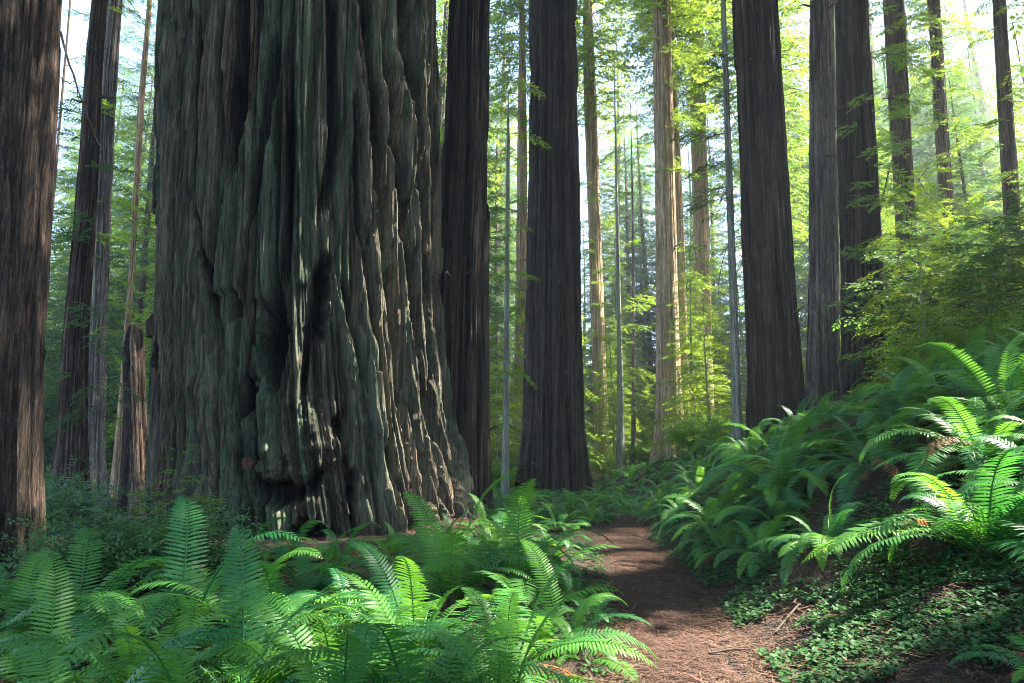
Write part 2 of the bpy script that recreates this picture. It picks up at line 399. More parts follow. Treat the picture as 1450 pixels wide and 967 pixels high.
def place(tpls, items):
    """items: (template index, position, azimuth, pitch, roll, scale)"""
    Vs, Fs, Ms, o = [], [], [], 0
    for k, p, az, pt, rl, sc in items:
        V, F, mi = tpls[k % len(tpls)]
        R = np.array(Matrix.Rotation(az, 3, 'Z') @ Matrix.Rotation(-pt, 3, 'Y') @ Matrix.Rotation(rl, 3, 'X'))
        Vs.append((V*sc) @ R.T+np.asarray(p)); Fs.append(F+o); Ms.append(mi); o += len(V)
    return np.concatenate(Vs), np.concatenate(Fs), np.concatenate(Ms)
def crown_items(z0, z1, R, n, rng, shape, L, pitch=(-.1, .5), rt=.15, axis=None):
    it = []
    for i in range(n):
        u_ = (i+rng.uniform(0, 1))/n
        z = z0+(z1-z0)*u_
        rr = R*shape(u_)*rng.uniform(.65, 1.12)
        az = i*2.39996+rng.uniform(-.5, .5)
        ax = axis(z) if axis else (0, 0)
        p = np.array([ax[0]+rt*math.cos(az), ax[1]+rt*math.sin(az), z])
        it.append((rng.randint(9), p, az, rng.uniform(*pitch)*(.3+1.2*u_)-.12, rng.uniform(-.35, .35), max(.15, rr/L)))
    return it
def crown_mesh(name, tp, items, mat='needle'):
    V, F, mi = place(tp, items)
    return mesh(name, V, F, [M['twig'], M[mat]], mi=mi)
rng = np.random.RandomState(3)
cone = lambda u_: (1-u_)**.75*.95+.08
egg = lambda u_: (math.sin(math.pi*min(1, .12+.9*u_))**.7)*.9+.12
CROWN_B = []
for i, (H, R, n, z0) in enumerate([(19, 3.4, 170, 1.0), (25, 3.9, 200, 1.5), (15, 3.4, 140, .5), (30, 3.7, 220, 2)]):
    CROWN_B.append((crown_mesh('understory_crown', BR_B, crown_items(z0, H, R, n, rng, cone, 3.0), ['needle', 'needle', 'needle', 'needle_dark'][i]), H))
CROWN_A = []
for i, (z0, z1, R, n) in enumerate([(26, 60, 5.0, 190), (22, 56, 4.8, 190), (32, 66, 5.4, 190)]):
    CROWN_A.append((crown_mesh('tall_crown', BR_A, crown_items(z0, z1, R, n, rng, egg, 4.5, (-.1, .3), .4)), z1))
# plain far trunks, shared
def far_trunk(H, r0, seed, mat, nth=44, nz=46):
    z = H*np.linspace(0, 1, nz)**1.5-.6
    r = r0*np.clip(1-z/H, .02, 1)**.75
    x = .25*np.sin(z*.12+seed)*np.minimum(1, z/10); y = .25*np.cos(z*.1+seed*2)*np.minimum(1, z/10)-.25*np.minimum(1, np.clip(z, 0, None)/10)*0
    return trunk_mesh('far_trunk', z, x, y, r, M[mat], seed, nth, f1=3.5, d1=.05, f2=9, d2=.02, flare=r0*.35, fh=1.0)
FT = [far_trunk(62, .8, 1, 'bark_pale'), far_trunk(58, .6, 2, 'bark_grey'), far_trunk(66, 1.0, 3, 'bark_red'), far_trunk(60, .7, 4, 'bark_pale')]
UT = [far_trunk(19, .16, 5, 'bark_pole', 12, 24), far_trunk(25, .22, 6, 'bark_grey', 12, 24), far_trunk(15, .13, 7, 'bark_pole', 12, 24), far_trunk(30, .26, 8, 'bark_red', 12, 24)]

# ------------------------------------------------------------------ the trees that the photograph lets one tell apart
def redwood(rows, D, H, mat, seed, label, group=None, nth=180, nz=150, crown=None, cscale=1.0, crot=0.0, name='redwood_tree', **kw):
    pb, _ = pos((rows[-1][1]+rows[-1][2])/2, rows[-1][0], D)
    z0 = th(pb[0], D)
    ptop, _ = pos(0, -40, D)
    z, x, y, r = axis_from_rows(rows, D, H, nz, z0-.7, min(ptop[2]+1, H*.8))
    bx = float(np.interp(z0, z, x))
    e = empty(name, (bx, D, z0), label, 'tree', group)
    me = trunk_mesh('trunk', z-z0, x-bx, y-D, r, M[mat], seed, nth, zbase=0.0, **kw)
    obj('trunk', me, e)
    if crown is not None:
        cm, ch = CROWN_A[crown]
        ax = float(np.interp(z0+(ch+24)/2, z, x))-bx
        obj('crown', cm, e, (ax, 0, 0), (0, 0, crot), cscale)
    return e, (z-z0, x-bx, r)
T = {}
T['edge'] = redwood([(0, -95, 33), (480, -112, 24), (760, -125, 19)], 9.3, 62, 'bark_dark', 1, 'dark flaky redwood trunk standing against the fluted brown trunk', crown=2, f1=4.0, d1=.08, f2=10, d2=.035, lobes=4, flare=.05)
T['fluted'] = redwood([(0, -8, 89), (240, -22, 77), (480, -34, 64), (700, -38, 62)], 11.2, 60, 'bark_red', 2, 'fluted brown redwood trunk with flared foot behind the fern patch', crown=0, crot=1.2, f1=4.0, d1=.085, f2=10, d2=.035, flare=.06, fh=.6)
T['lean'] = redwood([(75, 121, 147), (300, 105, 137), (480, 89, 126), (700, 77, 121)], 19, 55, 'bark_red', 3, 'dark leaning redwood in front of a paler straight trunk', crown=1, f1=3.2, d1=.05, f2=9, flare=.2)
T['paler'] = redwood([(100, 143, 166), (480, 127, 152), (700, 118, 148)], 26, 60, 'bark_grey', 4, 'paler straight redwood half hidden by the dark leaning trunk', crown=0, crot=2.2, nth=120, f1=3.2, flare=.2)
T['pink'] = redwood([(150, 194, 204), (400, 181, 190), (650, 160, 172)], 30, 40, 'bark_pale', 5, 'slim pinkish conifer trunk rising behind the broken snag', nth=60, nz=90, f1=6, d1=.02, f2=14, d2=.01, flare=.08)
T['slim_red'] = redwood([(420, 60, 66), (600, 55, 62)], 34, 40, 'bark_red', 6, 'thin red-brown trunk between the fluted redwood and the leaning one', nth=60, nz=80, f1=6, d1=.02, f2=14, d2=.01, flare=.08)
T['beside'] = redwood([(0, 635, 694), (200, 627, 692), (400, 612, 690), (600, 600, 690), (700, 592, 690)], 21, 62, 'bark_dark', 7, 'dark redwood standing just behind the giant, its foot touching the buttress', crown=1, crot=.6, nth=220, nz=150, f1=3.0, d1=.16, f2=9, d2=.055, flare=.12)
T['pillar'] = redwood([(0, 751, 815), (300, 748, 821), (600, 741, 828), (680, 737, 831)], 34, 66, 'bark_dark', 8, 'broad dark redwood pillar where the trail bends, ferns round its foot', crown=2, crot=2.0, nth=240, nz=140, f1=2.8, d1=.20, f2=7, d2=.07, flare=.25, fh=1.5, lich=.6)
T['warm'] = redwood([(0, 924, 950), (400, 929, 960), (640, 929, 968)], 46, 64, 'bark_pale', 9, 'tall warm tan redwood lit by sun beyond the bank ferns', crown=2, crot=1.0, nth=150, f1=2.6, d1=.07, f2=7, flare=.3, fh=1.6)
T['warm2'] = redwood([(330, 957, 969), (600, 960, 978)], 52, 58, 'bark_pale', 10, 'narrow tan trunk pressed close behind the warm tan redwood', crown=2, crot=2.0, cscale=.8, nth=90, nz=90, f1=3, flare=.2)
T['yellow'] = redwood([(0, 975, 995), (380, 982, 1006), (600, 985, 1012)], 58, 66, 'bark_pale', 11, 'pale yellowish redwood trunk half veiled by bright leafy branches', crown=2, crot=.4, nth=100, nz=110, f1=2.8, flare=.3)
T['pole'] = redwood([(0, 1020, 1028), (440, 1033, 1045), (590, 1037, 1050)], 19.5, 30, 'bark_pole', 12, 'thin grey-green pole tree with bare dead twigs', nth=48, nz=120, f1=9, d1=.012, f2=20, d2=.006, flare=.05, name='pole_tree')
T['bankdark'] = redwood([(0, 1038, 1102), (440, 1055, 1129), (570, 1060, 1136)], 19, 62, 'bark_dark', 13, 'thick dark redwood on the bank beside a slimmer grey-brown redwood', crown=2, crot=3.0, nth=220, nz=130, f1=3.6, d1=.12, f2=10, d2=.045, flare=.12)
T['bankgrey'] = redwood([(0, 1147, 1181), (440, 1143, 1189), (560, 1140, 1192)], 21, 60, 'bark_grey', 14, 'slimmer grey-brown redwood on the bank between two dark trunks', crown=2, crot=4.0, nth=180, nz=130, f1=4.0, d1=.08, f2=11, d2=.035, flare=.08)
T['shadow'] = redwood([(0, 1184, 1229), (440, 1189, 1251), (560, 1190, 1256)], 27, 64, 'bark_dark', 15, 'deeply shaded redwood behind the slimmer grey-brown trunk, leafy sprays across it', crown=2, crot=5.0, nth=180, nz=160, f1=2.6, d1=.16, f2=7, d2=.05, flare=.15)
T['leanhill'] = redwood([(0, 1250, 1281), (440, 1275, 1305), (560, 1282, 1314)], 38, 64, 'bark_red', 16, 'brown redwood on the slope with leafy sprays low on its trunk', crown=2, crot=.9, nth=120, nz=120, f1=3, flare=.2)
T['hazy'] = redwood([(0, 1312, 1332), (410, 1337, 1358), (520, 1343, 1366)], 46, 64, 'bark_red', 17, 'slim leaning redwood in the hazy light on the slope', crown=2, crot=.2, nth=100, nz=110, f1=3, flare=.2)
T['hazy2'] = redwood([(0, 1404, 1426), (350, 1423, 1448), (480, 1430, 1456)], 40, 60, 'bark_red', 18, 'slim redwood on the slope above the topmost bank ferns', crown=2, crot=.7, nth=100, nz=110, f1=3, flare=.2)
T['behindp'] = redwood([(100, 826, 843), (600, 841, 861), (680, 843, 864)], 60, 62, 'bark_pale', 19, 'pale trunk just beyond the broad dark pillar', crown=2, crot=1.9, nth=90, nz=100, f1=3, flare=.2)
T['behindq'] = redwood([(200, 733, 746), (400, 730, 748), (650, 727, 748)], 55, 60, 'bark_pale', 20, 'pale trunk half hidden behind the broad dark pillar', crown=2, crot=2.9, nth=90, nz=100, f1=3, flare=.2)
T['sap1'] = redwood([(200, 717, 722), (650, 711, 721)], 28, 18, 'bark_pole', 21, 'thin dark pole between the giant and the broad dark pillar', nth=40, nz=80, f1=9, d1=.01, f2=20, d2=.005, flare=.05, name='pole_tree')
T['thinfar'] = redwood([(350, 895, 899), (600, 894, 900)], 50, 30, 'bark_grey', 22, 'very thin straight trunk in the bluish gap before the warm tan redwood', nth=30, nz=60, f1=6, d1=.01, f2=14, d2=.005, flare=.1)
T['mossy'] = redwood([(560, 874, 883), (690, 872, 886)], 48, 34, 'bark_pole', 23, 'mossy green trunk beside the pale trunk in the gap', nth=40, nz=60, f1=6, d1=.02, f2=14, d2=.01, flare=.12)

# the giant -------------------------------------------------------------
GD = 17.0
GROWS = [(0, 233, 616), (200, 223, 615), (400, 216, 615), (500, 213, 622), (600, 211, 634), (660, 210, 646), (720, 208, 666), (770, 205, 682)]
gz0 = th(-5.0, GD)
H = 66
gz, gxs, gys, gr = axis_from_rows(GROWS, GD, H, 400, gz0-1.0, 14.5)
gbx = float(np.interp(gz0, gz, gxs))
phi = np.concatenate([np.linspace(-math.radians(104), math.radians(104), 760), np.linspace(math.radians(104), math.radians(256), 82)[1:-1]])
thetas = phi-math.pi/2+math.atan2(-gbx, GD)*-1.0       # phi = 0 faces the camera
SL = [  # (polyline px, half width px, height m, lichen, cut) : bark slabs and ridges
    ([(408, -40), (376, 130), (345, 260), (319, 412)], 17, .26, .95, 412),
    ([(430, -40), (432, 150), (437, 300), (431, 402)], 13, .22, .85, 402),
    ([(486, -40), (505, 200), (520, 400), (532, 540)], 11, .24, .5, None),
    ([(272, -40), (262, 400), (266, 800)], 26, .12, .6, None),
    ([(240, -40), (236, 400), (240, 800)], 9, .14, .4, None),
    ([(306, -40), (296, 200), (290, 420), (300, 640)], 8, .14, .5, None),
    ([(376, 190), (366, 330), (365, 424)], 13, .18, .8, 424),
    ([(452, 150), (462, 300), (470, 420), (490, 520), (500, 560)], 9, .24, .55, None),
    ([(533, 100), (556, 330), (570, 480), (580, 620), (592, 780)], 7, .34, .25, None),
    ([(507, 60), (523, 300), (547, 500), (577, 780)], 8, .26, .35, None),
    ([(562, 60), (578, 330), (592, 520), (614, 780)], 7, .32, .2, None),
    ([(584, -40), (596, 330), (606, 520), (636, 780)], 6, .28, .2, None),
    ([(606, -40), (611, 400), (622, 560), (658, 780)], 5, .26, .3, None),
    ([(500, 450), (518, 560), (512, 640), (538, 780)], 24, .34, .8, None),
    ([(296, 520), (306, 620), (292, 790)], 24, .22, .7, None),
    ([(345, 470), (352, 560), (340, 640)], 12, .16, .6, None),
    ([(415, 420), (420, 520), (410, 600)], 10, .2, .45, None),
    ([(632, 470), (645, 560), (650, 660), (672, 780)], 14, .22, .9, None),
]
FU = [  # furrows with recess shade in their colour, burnt hollows
    ([(338, -40), (336, 110), (322, 260)], 11, .55), ([(392, 40), (372, 200), (352, 330)], 8, .42), ([(470, -40), (474, 190), (452, 330)], 9, .40),
    ([(412, 130), (408, 320), (395, 430)], 8, .35), ([(520, -40), (538, 300), (556, 480), (566, 600)], 6, .42), ([(546, 20), (567, 330), (582, 520)], 6, .42),
    ([(573, -40), (588, 330), (600, 560), (622, 760)], 5, .36), ([(597, -40), (604, 330), (615, 560), (645, 760)], 4, .3), ([(498, 120), (510, 330), (534, 500), (560, 760)], 5, .35),
    ([(228, -40), (222, 400), (226, 700)], 5, .2), ([(285, 0), (282, 300), (300, 420), (318, 520)], 4, .2), ([(252, 60), (248, 420), (256, 700)], 3, .16),
    ([(352, 440), (345, 560), (330, 700)], 4, .22), ([(440, 420), (432, 520), (426, 590)], 5, .3), ([(482, 380), (500, 470), (506, 520)], 5, .3),
]
CV = [(384, 480, 23, 78, .95), (455, 420, 14, 66, .85), (329, 436, 10, 22, .45), (352, 560, 13, 34, .5), (400, 698, 40, 22, .6), (446, 682, 13, 22, .55),
      (436, 764, 38, 28, .7), (500, 690, 6, 30, .3), (478, 606, 10, 24, .25)]
BU = [(438, 612, 40, 46, .30), (462, 640, 20, 22, .16), (300, 715, 50, 46, .25), (420, 575, 20, 18, .14), (385, 640, 26, 18, .2), (520, 600, 18, 40, .12)]
def giant_extra(TH, Z, X0, Y0, R, r, ridge, LI):
    ca, sa = np.cos(TH), np.sin(TH)
    P = np.stack([X0+R*ca+gbx, Y0+R*sa+GD, Z+gz0], -1)
    px, py = project(P)
    front = sstep(.05, -.25, (P[..., 0]*(P[..., 0]-X0-gbx)+P[..., 1]*(P[..., 1]-Y0-GD))/(np.hypot(P[..., 0], P[..., 1])*R))
    hq, pq, cq = plates(TH, Z, 560, 1.8, 77, 3.0); hr, pr_, cr = plates(TH, Z, 150, 7.0, 91, 1.0)
    r = r+.035*(hq-.5+pq-1)+.07*(hr-.5)
    ridge = np.clip((ridge-.5)*1.3+.5+.3*(cq-.5)+.35*(cr-.5), 0, 1); LI = np.clip(LI*(.35+.9*cr+.5*(cq-.5)), 0, 1)
    wob = 1.2*pn(py*.011, px*.02, 1.0)+.5*pn(py*.05, px*.05, 5.0)+.5*pn(py*.15, px*.12, 2.0)
    px2 = px+wob
    gn = fbm(P[..., 0]*2.4, P[..., 1]*2.4, P[..., 2]*2.4, 4)
    gnar = np.exp(-(((px-430)/95)**2+((py-650)/105)**2))*front
    r = r+gnar*.13*gn
    nfib = fbm(px*.16, py*.012, 3.0, 3)
    for poly, w, amp, li, cut in SL:
        poly = sorted(poly, key=lambda q: q[1])
        pyy = [q[1] for q in poly]; c = np.interp(py, pyy, [q[0] for q in poly])
        s = np.abs(px2-c)/(w*(1+.25*pn(py*.012, w*1.0, 2.0)))
        m = 1-sstep(.88, 1.04, s)
        yy = py+6*pn(px*.15, w*3.1, 0.0)+10*pn(px*.05, 9.0, 1.0)
        m = m*(sstep(pyy[0]-2, pyy[0]+40, py) if pyy[0] > -40 else 1)
        m = m*((1-sstep(cut-2, cut+3, yy)) if cut else (1-sstep(pyy[-1]-50, pyy[-1]+5, py)))
        m = m*front
        r = r+m*(amp*.8+.03*nfib)
        LI = LI*(1-.7*m)+.7*m*np.clip(li*(1+.6*nfib), 0, 1.0)
        ridge = ridge*(1-.5*m)+.5*m*np.clip(.75+.5*nfib, 0, 1)
    for poly, w, amp in FU:
        pyy = [q[1] for q in poly]; c = np.interp(py, pyy, [q[0] for q in poly])
        m = np.exp(-(np.abs(px2-c)/w)**5)*(sstep(pyy[0]-2, pyy[0]+50, py) if pyy[0] > -40 else 1)*(1-sstep(pyy[-1]-60, pyy[-1], py))*front
        r = r-m*amp; LI = LI*(1-.8*m); ridge = ridge*(1-.7*m)  # recess shade put into the furrow colour, on top of the real depth
    for x, y, rx, ry, amp in CV:
        qx = px+7*pn(px*.06, py*.05, x*1.0)+3*pn(px*.2, py*.1, 3.0)+.12*(py-y)*np.sin(x); qy = py+16*pn(px*.11, py*.03, x*2.0)
        d = np.sqrt(((qx-x)/rx)**2+((qy-y)/ry)**2)
        m = (1-sstep(.45, 1.15, d))*front
        r = r-m*amp*1.25; LI = LI*(1-.9*m); ridge = ridge*(1-.9*m)
    for x, y, rx, ry, amp in BU:
        d2 = ((px-x)/rx)**2+((py-y)/ry)**2
        m = np.exp(-d2*1.2)*front
        sw = np.sin(9*np.sqrt(d2)+4*gn+1.5*np.arctan2(py-y, px-x))
        r = r+m*(amp+.05*sw*amp/.4+.06*gn)
    return r, np.clip(ridge, 0, 1), LI
ge = empty('redwood_tree', (gbx, GD, gz0), 'giant ancient redwood with gnarled hollow base and greenish furrowed bark', 'tree')
gme = trunk_mesh('trunk', gz-gz0, gxs-gbx, gys-GD, gr, M['bark_giant'], 31, f1=2.4, d1=.24, f2=7.0, d2=.085, flare=.0, fh=1.0, zbase=0.0, zst=.035, lich=1.1, extra=giant_extra, thetas=thetas)
obj('trunk', gme, ge)
obj('crown', CROWN_A[2][0], ge, (float(np.interp(40, gz-gz0, gxs-gbx)), 0, 2), (0, 0, .4), 1.15)
# knobs growing on the giant's foot
def lumpy(name, mat, rad, seed, sx=1, sy=1, sz=1, n=26, amp=.28, f=2.2):
    u_, v_ = np.meshgrid(np.linspace(0, 2*math.pi, n*2, endpoint=False), np.linspace(.02, math.pi-.02, n))
    d = np.stack([np.cos(u_)*np.sin(v_), np.sin(u_)*np.sin(v_), np.cos(v_)], -1)
    rr = rad*(1+amp*fbm(d[..., 0]*f+seed, d[..., 1]*f, d[..., 2]*f, 4))
    return mesh(name, (d*rr[..., None]*np.array([sx, sy, sz])).reshape(-1, 3), gridF(2*n, n, True), mat, {'ridge': .45+.3*fbm(d[..., 0]*5, d[..., 1]*5, d[..., 2]*5, 2), 'lich': np.full(rr.size, .5)}, smooth=True)
def on_giant(px, py, off=0.0):
    """point on the displaced giant under that pixel"""
    co = np.empty(len(gme.vertices)*3, np.float32); gme.vertices.foreach_get('co', co); co = co.reshape(-1, 3)+np.array([gbx, GD, gz0])
    X, Y = project(co); d = (X-px)**2+(Y-py)**2
    c = np.where(d < 14)[0]
    if len(c) == 0: c = [int(np.argmin(d))]
    p = co[c[int(np.argmin(co[c, 1]))]]
    return np.array([p[0]-gbx, p[1]-GD+off, p[2]-gz0])
obj('burl', lumpy('burl', M['bark_giant'], .24, 3.0, 1, .6, .9, amp=.4), ge, tuple(on_giant(376, 662, .12)))
obj('burl', lumpy('burl', M['burl_red'], .10, 6.0, 1.2, .5, 1.3, amp=.7, f=3), ge, tuple(on_giant(352, 656, .06)))

# dead branch stubs on the nearer trunks
rs_ = np.random.RandomState(12)
def stub_mesh(seed):
    q = np.random.RandomState(seed); P = np.array([(0, 0, 0), (.16, q.normal(0, .02), .02), (.30, q.normal(0, .05), q.normal(0, .06)), (.36+.1*q.uniform(), q.normal(0, .06), -.02)])
    V, F = tube(P, [.045, .032, .024, .008], 7)
    return mesh('branch_stub', V, F, M['twig'], {'ridge': np.full(len(V), .5), 'lich': np.full(len(V), .4)}, True)
STUB = [stub_mesh(k) for k in range(3)]
for key, n in (('pillar', 6), ('bankdark', 6), ('bankgrey', 7), ('beside', 4), ('fluted', 4), ('shadow', 4), ('warm', 5), ('lean', 5)):
    e, (zz_, xx_, rr_) = T[key]
    for k in range(n):
        z = rs_.uniform(2.5, 15); an = rs_.uniform(-math.pi-.2, .2); rr = float(np.interp(z, zz_, rr_))-.10; x0 = float(np.interp(z, zz_, xx_))
        obj('branch_stub', STUB[k % 3], e, (x0+rr*math.cos(an), rr*math.sin(an), z), (rs_.uniform(0, 6), rs_.uniform(-.3, .5), an), rs_.uniform(.7, 1.5))

# broken snag ------------------------------------------------------------
def snag():
    D = 22.5; rows = [(455, 172, 203), (580, 174, 206), (700, 170, 212)]
    p, _ = pos(190, 700, D); z0 = th(p[0], D)
    pt, _ = pos(188, 462, D)
    z, x, y, r = axis_from_rows(rows, D, pt[2]+.01, 130, z0-.5, pt[2])
    bx = float(np.interp(z0, z, x))
    def ex(TH, Z, X0, Y0, R, r_, ridge, LI):
        t = Z/(pt[2]-z0)
        jag = .55*fbm(np.cos(TH)*2.2, np.sin(TH)*2.2, 4.0, 3)-.25*np.cos(TH)
        lim = 1-.10*(1+jag*1.6)
        k = np.clip((t-lim)/.12, 0, 1)
        r_ = r_*(1-.75*k)
        lit_side = sstep(.0, .5, np.cos(TH+.3)+.3*pn(Z, np.sin(TH), 2.0))  # sun-facing side painted pale as lit, the rest kept dark
        return r_, ridge*lit_side, LI*.4
    e = empty('dead_snag', (bx, D, z0), 'broken burnt snag with one side painted pale as if sunlit between slim trunks', 'snag')
    obj('trunk', trunk_mesh('trunk', z-z0, x-bx, y-D, r, M['bark_snag'], 40, 90, f1=4, d1=.06, f2=9, d2=.03, flare=.12, extra=ex), e)
    V, F = tube([(-.05, 0, pt[2]-z0-.35), (-.16, 0, pt[2]-z0+.15), (-.02, 0, pt[2]-z0+.45)], [.16, .12, .02], 8)
    obj('broken_spike', mesh('broken_spike', V, F, M['bark_snag'], smooth=True), e)
snag()

# dead twigs and leafy sprays that hang on particular trunks -------------
def curve_branch(tree, pts_px, D, r0, mat='twig', name='dead_branch', side=()):
    P = np.array([pos(x, y, d)[0] for (x, y), d in zip(pts_px, D if hasattr(D, '__len__') else [D]*len(pts_px))])
    P = P-np.array(tree.location)
    n = 14; t = np.linspace(0, len(P)-1, n); Q = np.stack([np.interp(t, np.arange(len(P)), P[:, i]) for i in range(3)], -1)
    Q[1:-1] += np.random.RandomState(int(abs(pts_px[0][0]))).normal(0, .015, (n-2, 3))
    parts = [tube(Q, r0*(1-.8*np.linspace(0, 1, n)), 5)]
    rg = np.random.RandomState(len(pts_px)+int(abs(pts_px[0][1])))
    for k in range(3, n-1, 2):
        d = Q[k]-Q[k-1]; d /= np.linalg.norm(d); e = Q[k]+(d*.6+rg.normal(0, .5, 3))*.28*rg.uniform(.5, 1.5)
        parts.append(tube([Q[k], (Q[k]+e)/2+rg.normal(0, .02, 3), e], [r0*.4, r0*.25, r0*.08], 4))
    V, F = merge(parts)
    return obj(name, mesh(name, V, F, M[mat], {'ridge': np.full(len(V), .5), 'lich': np.full(len(V), .3)}), tree)
e1 = T['fluted'][0]
curve_branch(e1, [(86, 45), (104, 110), (122, 160), (147, 218)], 11.2, .022)
curve_branch(e1, [(86, 110), (100, 118), (112, 100)], 11.2, .012)
ep = T['pole'][0]
for a in ([(1034, 185), (1000, 195), (962, 205)], [(1036, 260), (1010, 300), (1000, 345)], [(1033, 160), (1050, 168), (1066, 172)], [(1038, 330), (1020, 380), (1016, 430)], [(1030, 100), (1012, 92), (990, 96)]):
    curve_branch(ep, a, 19.5, .016)
eh = T['shadow'][0]
curve_branch(eh, [(1246, 300), (1262, 225), (1292, 212)], 26.5, .035)
def sprays(tree, spots, tp, mat, name='leafy_branch'):
    """one leafy branch part per spot: (px, py, depth, azimuth, scale)"""
    for i, (x, y, D, az, sc) in enumerate(spots):
        p, _ = pos(x, y, D)
        V, F, mi = tp[i % len(tp)]
        key = (id(tp), i % len(tp), mat)
        if key not in SPM: SPM[key] = mesh('leafy_branch', V, F, [M['twig'], M[mat]], mi=mi)
        obj(name, SPM[key], tree, tuple(p-np.array(tree.location)), (random.uniform(-.3, .3), random.uniform(-.1, .25), az), sc)
SPM = {}
random.seed(4)
sprays(T['edge'][0], [(40, -30, 9.0, -.4, .75), (62, -25, 9.1, -1.9, .7), (30, -12, 8.9, -1.2, .6)], BR_F, 'leaf_broad')
sp = []
for i in range(26):                                            # epicormic sprays low on the slope trunks
    y = random.uniform(60, 430)
    sp.append((1228+random.uniform(-14, 20)+y*.03, y, 26.2, random.uniform(-3.1, .6), random.uniform(.5, .9)))
sprays(T['shadow'][0], sp, BR_B, 'leaf_broad')
for key, n, x0, x1, sl_ in (('leanhill', 56, 1256, 1290, .055), ('hazy', 56, 1316, 1338, .06), ('hazy2', 50, 1408, 1428, .055)):
    D = T[key][0].location.y; sp = []
    for i in range(n):
        y = random.uniform(-40, 440); sp.append((random.uniform(x0, x1)+y*sl_, y, D+random.uniform(-.6, .5), random.uniform(-3.9, .9), random.uniform(.5, 1.35)))
    sprays(T[key][0], sp, BR_B, 'needle')
sp = [(random.uniform(1024, 1044), random.uniform(60, 330), 19.5, random.uniform(2.2, 4.2), random.uniform(.3, .55)) for i in range(12)]
sprays(ep, sp, BR_B, 'needle_dark')
sp = []
for i in range(34):
    y = random.uniform(40, 560); sp.append((835+y*.03+random.uniform(-4, 4), y, 59.5, random.uniform(-3.8, .8), random.uniform(.5, 1.1)))
sprays(T['behindp'][0], sp, BR_B, 'needle')
sp = [(random.uniform(108, 135), random.uniform(60, 620), 18.7, random.uniform(-3.6, .6), random.uniform(.3, .6)) for i in range(20)]
sprays(T['lean'][0], sp, BR_B, 'needle_dark')
sp = [(random.uniform(985, 1004), random.uniform(-30, 460), 57, random.uniform(-3.9, .9), random.uniform(.7, 1.7)) for i in range(52)]
sprays(T['yellow'][0], sp, BR_B, 'leaf_broad')
sp = [(random.uniform(930, 952), random.uniform(-30, 260), 45.8, random.uniform(-3.9, .9), random.uniform(.5, 1.2)) for i in range(26)]
sprays(T['warm'][0], sp, BR_B, 'needle')

for key, n, x0, x1, D in (('behindq', 40, 733, 745, 55), ('warm2', 22, 958, 970, 52), ('paler', 24, 135, 160, 26), ('pink', 34, 178, 200, 30), ('thinfar', 34, 894, 899, 50), ('sap1', 30, 713, 720, 28)):
    lo = 330 if key == 'warm2' else 160 if key == 'thinfar' else -30
    sp = [(random.uniform(x0, x1), random.uniform(lo, 600), D+random.uniform(-.3, .3), random.uniform(-3.9, .9), random.uniform(.5, 1.3)*(.55 if D < 35 else 1)) for i in range(n)]
    sprays(T[key][0], sp, BR_B, 'needle')

# ------------------------------------------------------------------ the forest behind
rf = np.random.RandomState(21)
placed = []
def spot_ok(x, y, d):
    if any((x-a)**2+(y-b)**2 < d*d for a, b in placed): return False
    placed.append((x, y)); return True
UL = ['slender young conifer with bright feathery boughs in the far forest', 'far young conifer with boughs close to the ground', 'short bushy conifer of the far forest', 'tall slim conifer with darker boughs in the far forest']
n_b = 0
for k in range(4000):
    if n_b >= 100: break
    y = 27+100*rf.uniform()**1.2; x = rf.uniform(-.92, .92)*y
    if x < -.29*y and y < 40: continue
    if x > .12*y and y < 72 and rf.uniform() < .75: continue
    if y < 58 and x > -.29*y and not (y > 44 and (x < .08*y or x > .3*y)): continue
    if not spot_ok(x, y, 5.0): continue
    i = rf.randint(4); cm, ch = CROWN_B[i]; s = rf.uniform(.75, 1.25)
    e = empty('conifer_tree', (x, y, th(x, y)), UL[i], 'tree', ['slender far conifers', 'low-boughed far conifers', 'bushy far conifers', 'dark slim far conifers'][i], rf.uniform(0, 6.28)); e.scale = (s, s, s)
    obj('trunk', UT[i], e); obj('crown', cm, e); n_b += 1
for px, D, s, i in ((1122, 74, 2.0, 3), (1240, 70, 2.0, 3), (1388, 76, 2.1, 3), (1118, 105, 1.8, 3), (1215, 96, 1.9, 1), (1243, 92, 2.0, 3), (1300, 98, 1.9, 1), (1385, 94, 1.9, 3), (1440, 100, 1.9, 1), (1370, 108, 1.9, 3), (703, 82, 1.7, 3), (712, 98, 1.7, 1), (895, 100, 1.8, 3), (875, 88, 1.3, 1), (180, 48, 1.4, 3), (205, 60, 1.6, 1), (95, 52, 1.5, 3), (72, 62, 1.6, 1), (160, 75, 1.7, 3), (1015, 90, 1.7, 1), (1020, 104, 1.8, 3), (870, 120, 1.8, 1), (915, 110, 1.7, 3)):
    p, _ = pos(px, 600, D); x, y = p[0], D; cm, ch = CROWN_B[i]; placed.append((x, y))
    e = empty('conifer_tree', (x, y, th(x, y)), 'very tall feathery conifer seen in a gap between the great trunks', 'tree', 'tall conifers in the gaps', rf.uniform(0, 6.28)); e.scale = (s, s, s)
    obj('trunk', UT[i], e); obj('crown', cm, e)
for px, D, s, i in ((1006, 36, .62, 2), (984, 43, .7, 0), (705, 38, .55, 2), (1118, 44, .6, 2), (868, 58, .7, 0), (905, 66, .8, 2)):
    p, _ = pos(px, 600, D); x, y = p[0], D; cm, ch = CROWN_B[i]
    e = empty('conifer_tree', (x, y, th(x, y)), 'low bright green young conifer between trunks beyond the trail bend', 'tree', 'low conifers beyond the bend', rf.uniform(0, 6.28)); e.scale = (s*1.15, s*1.15, s)
    obj('trunk', UT[i], e); obj('crown', cm, e)
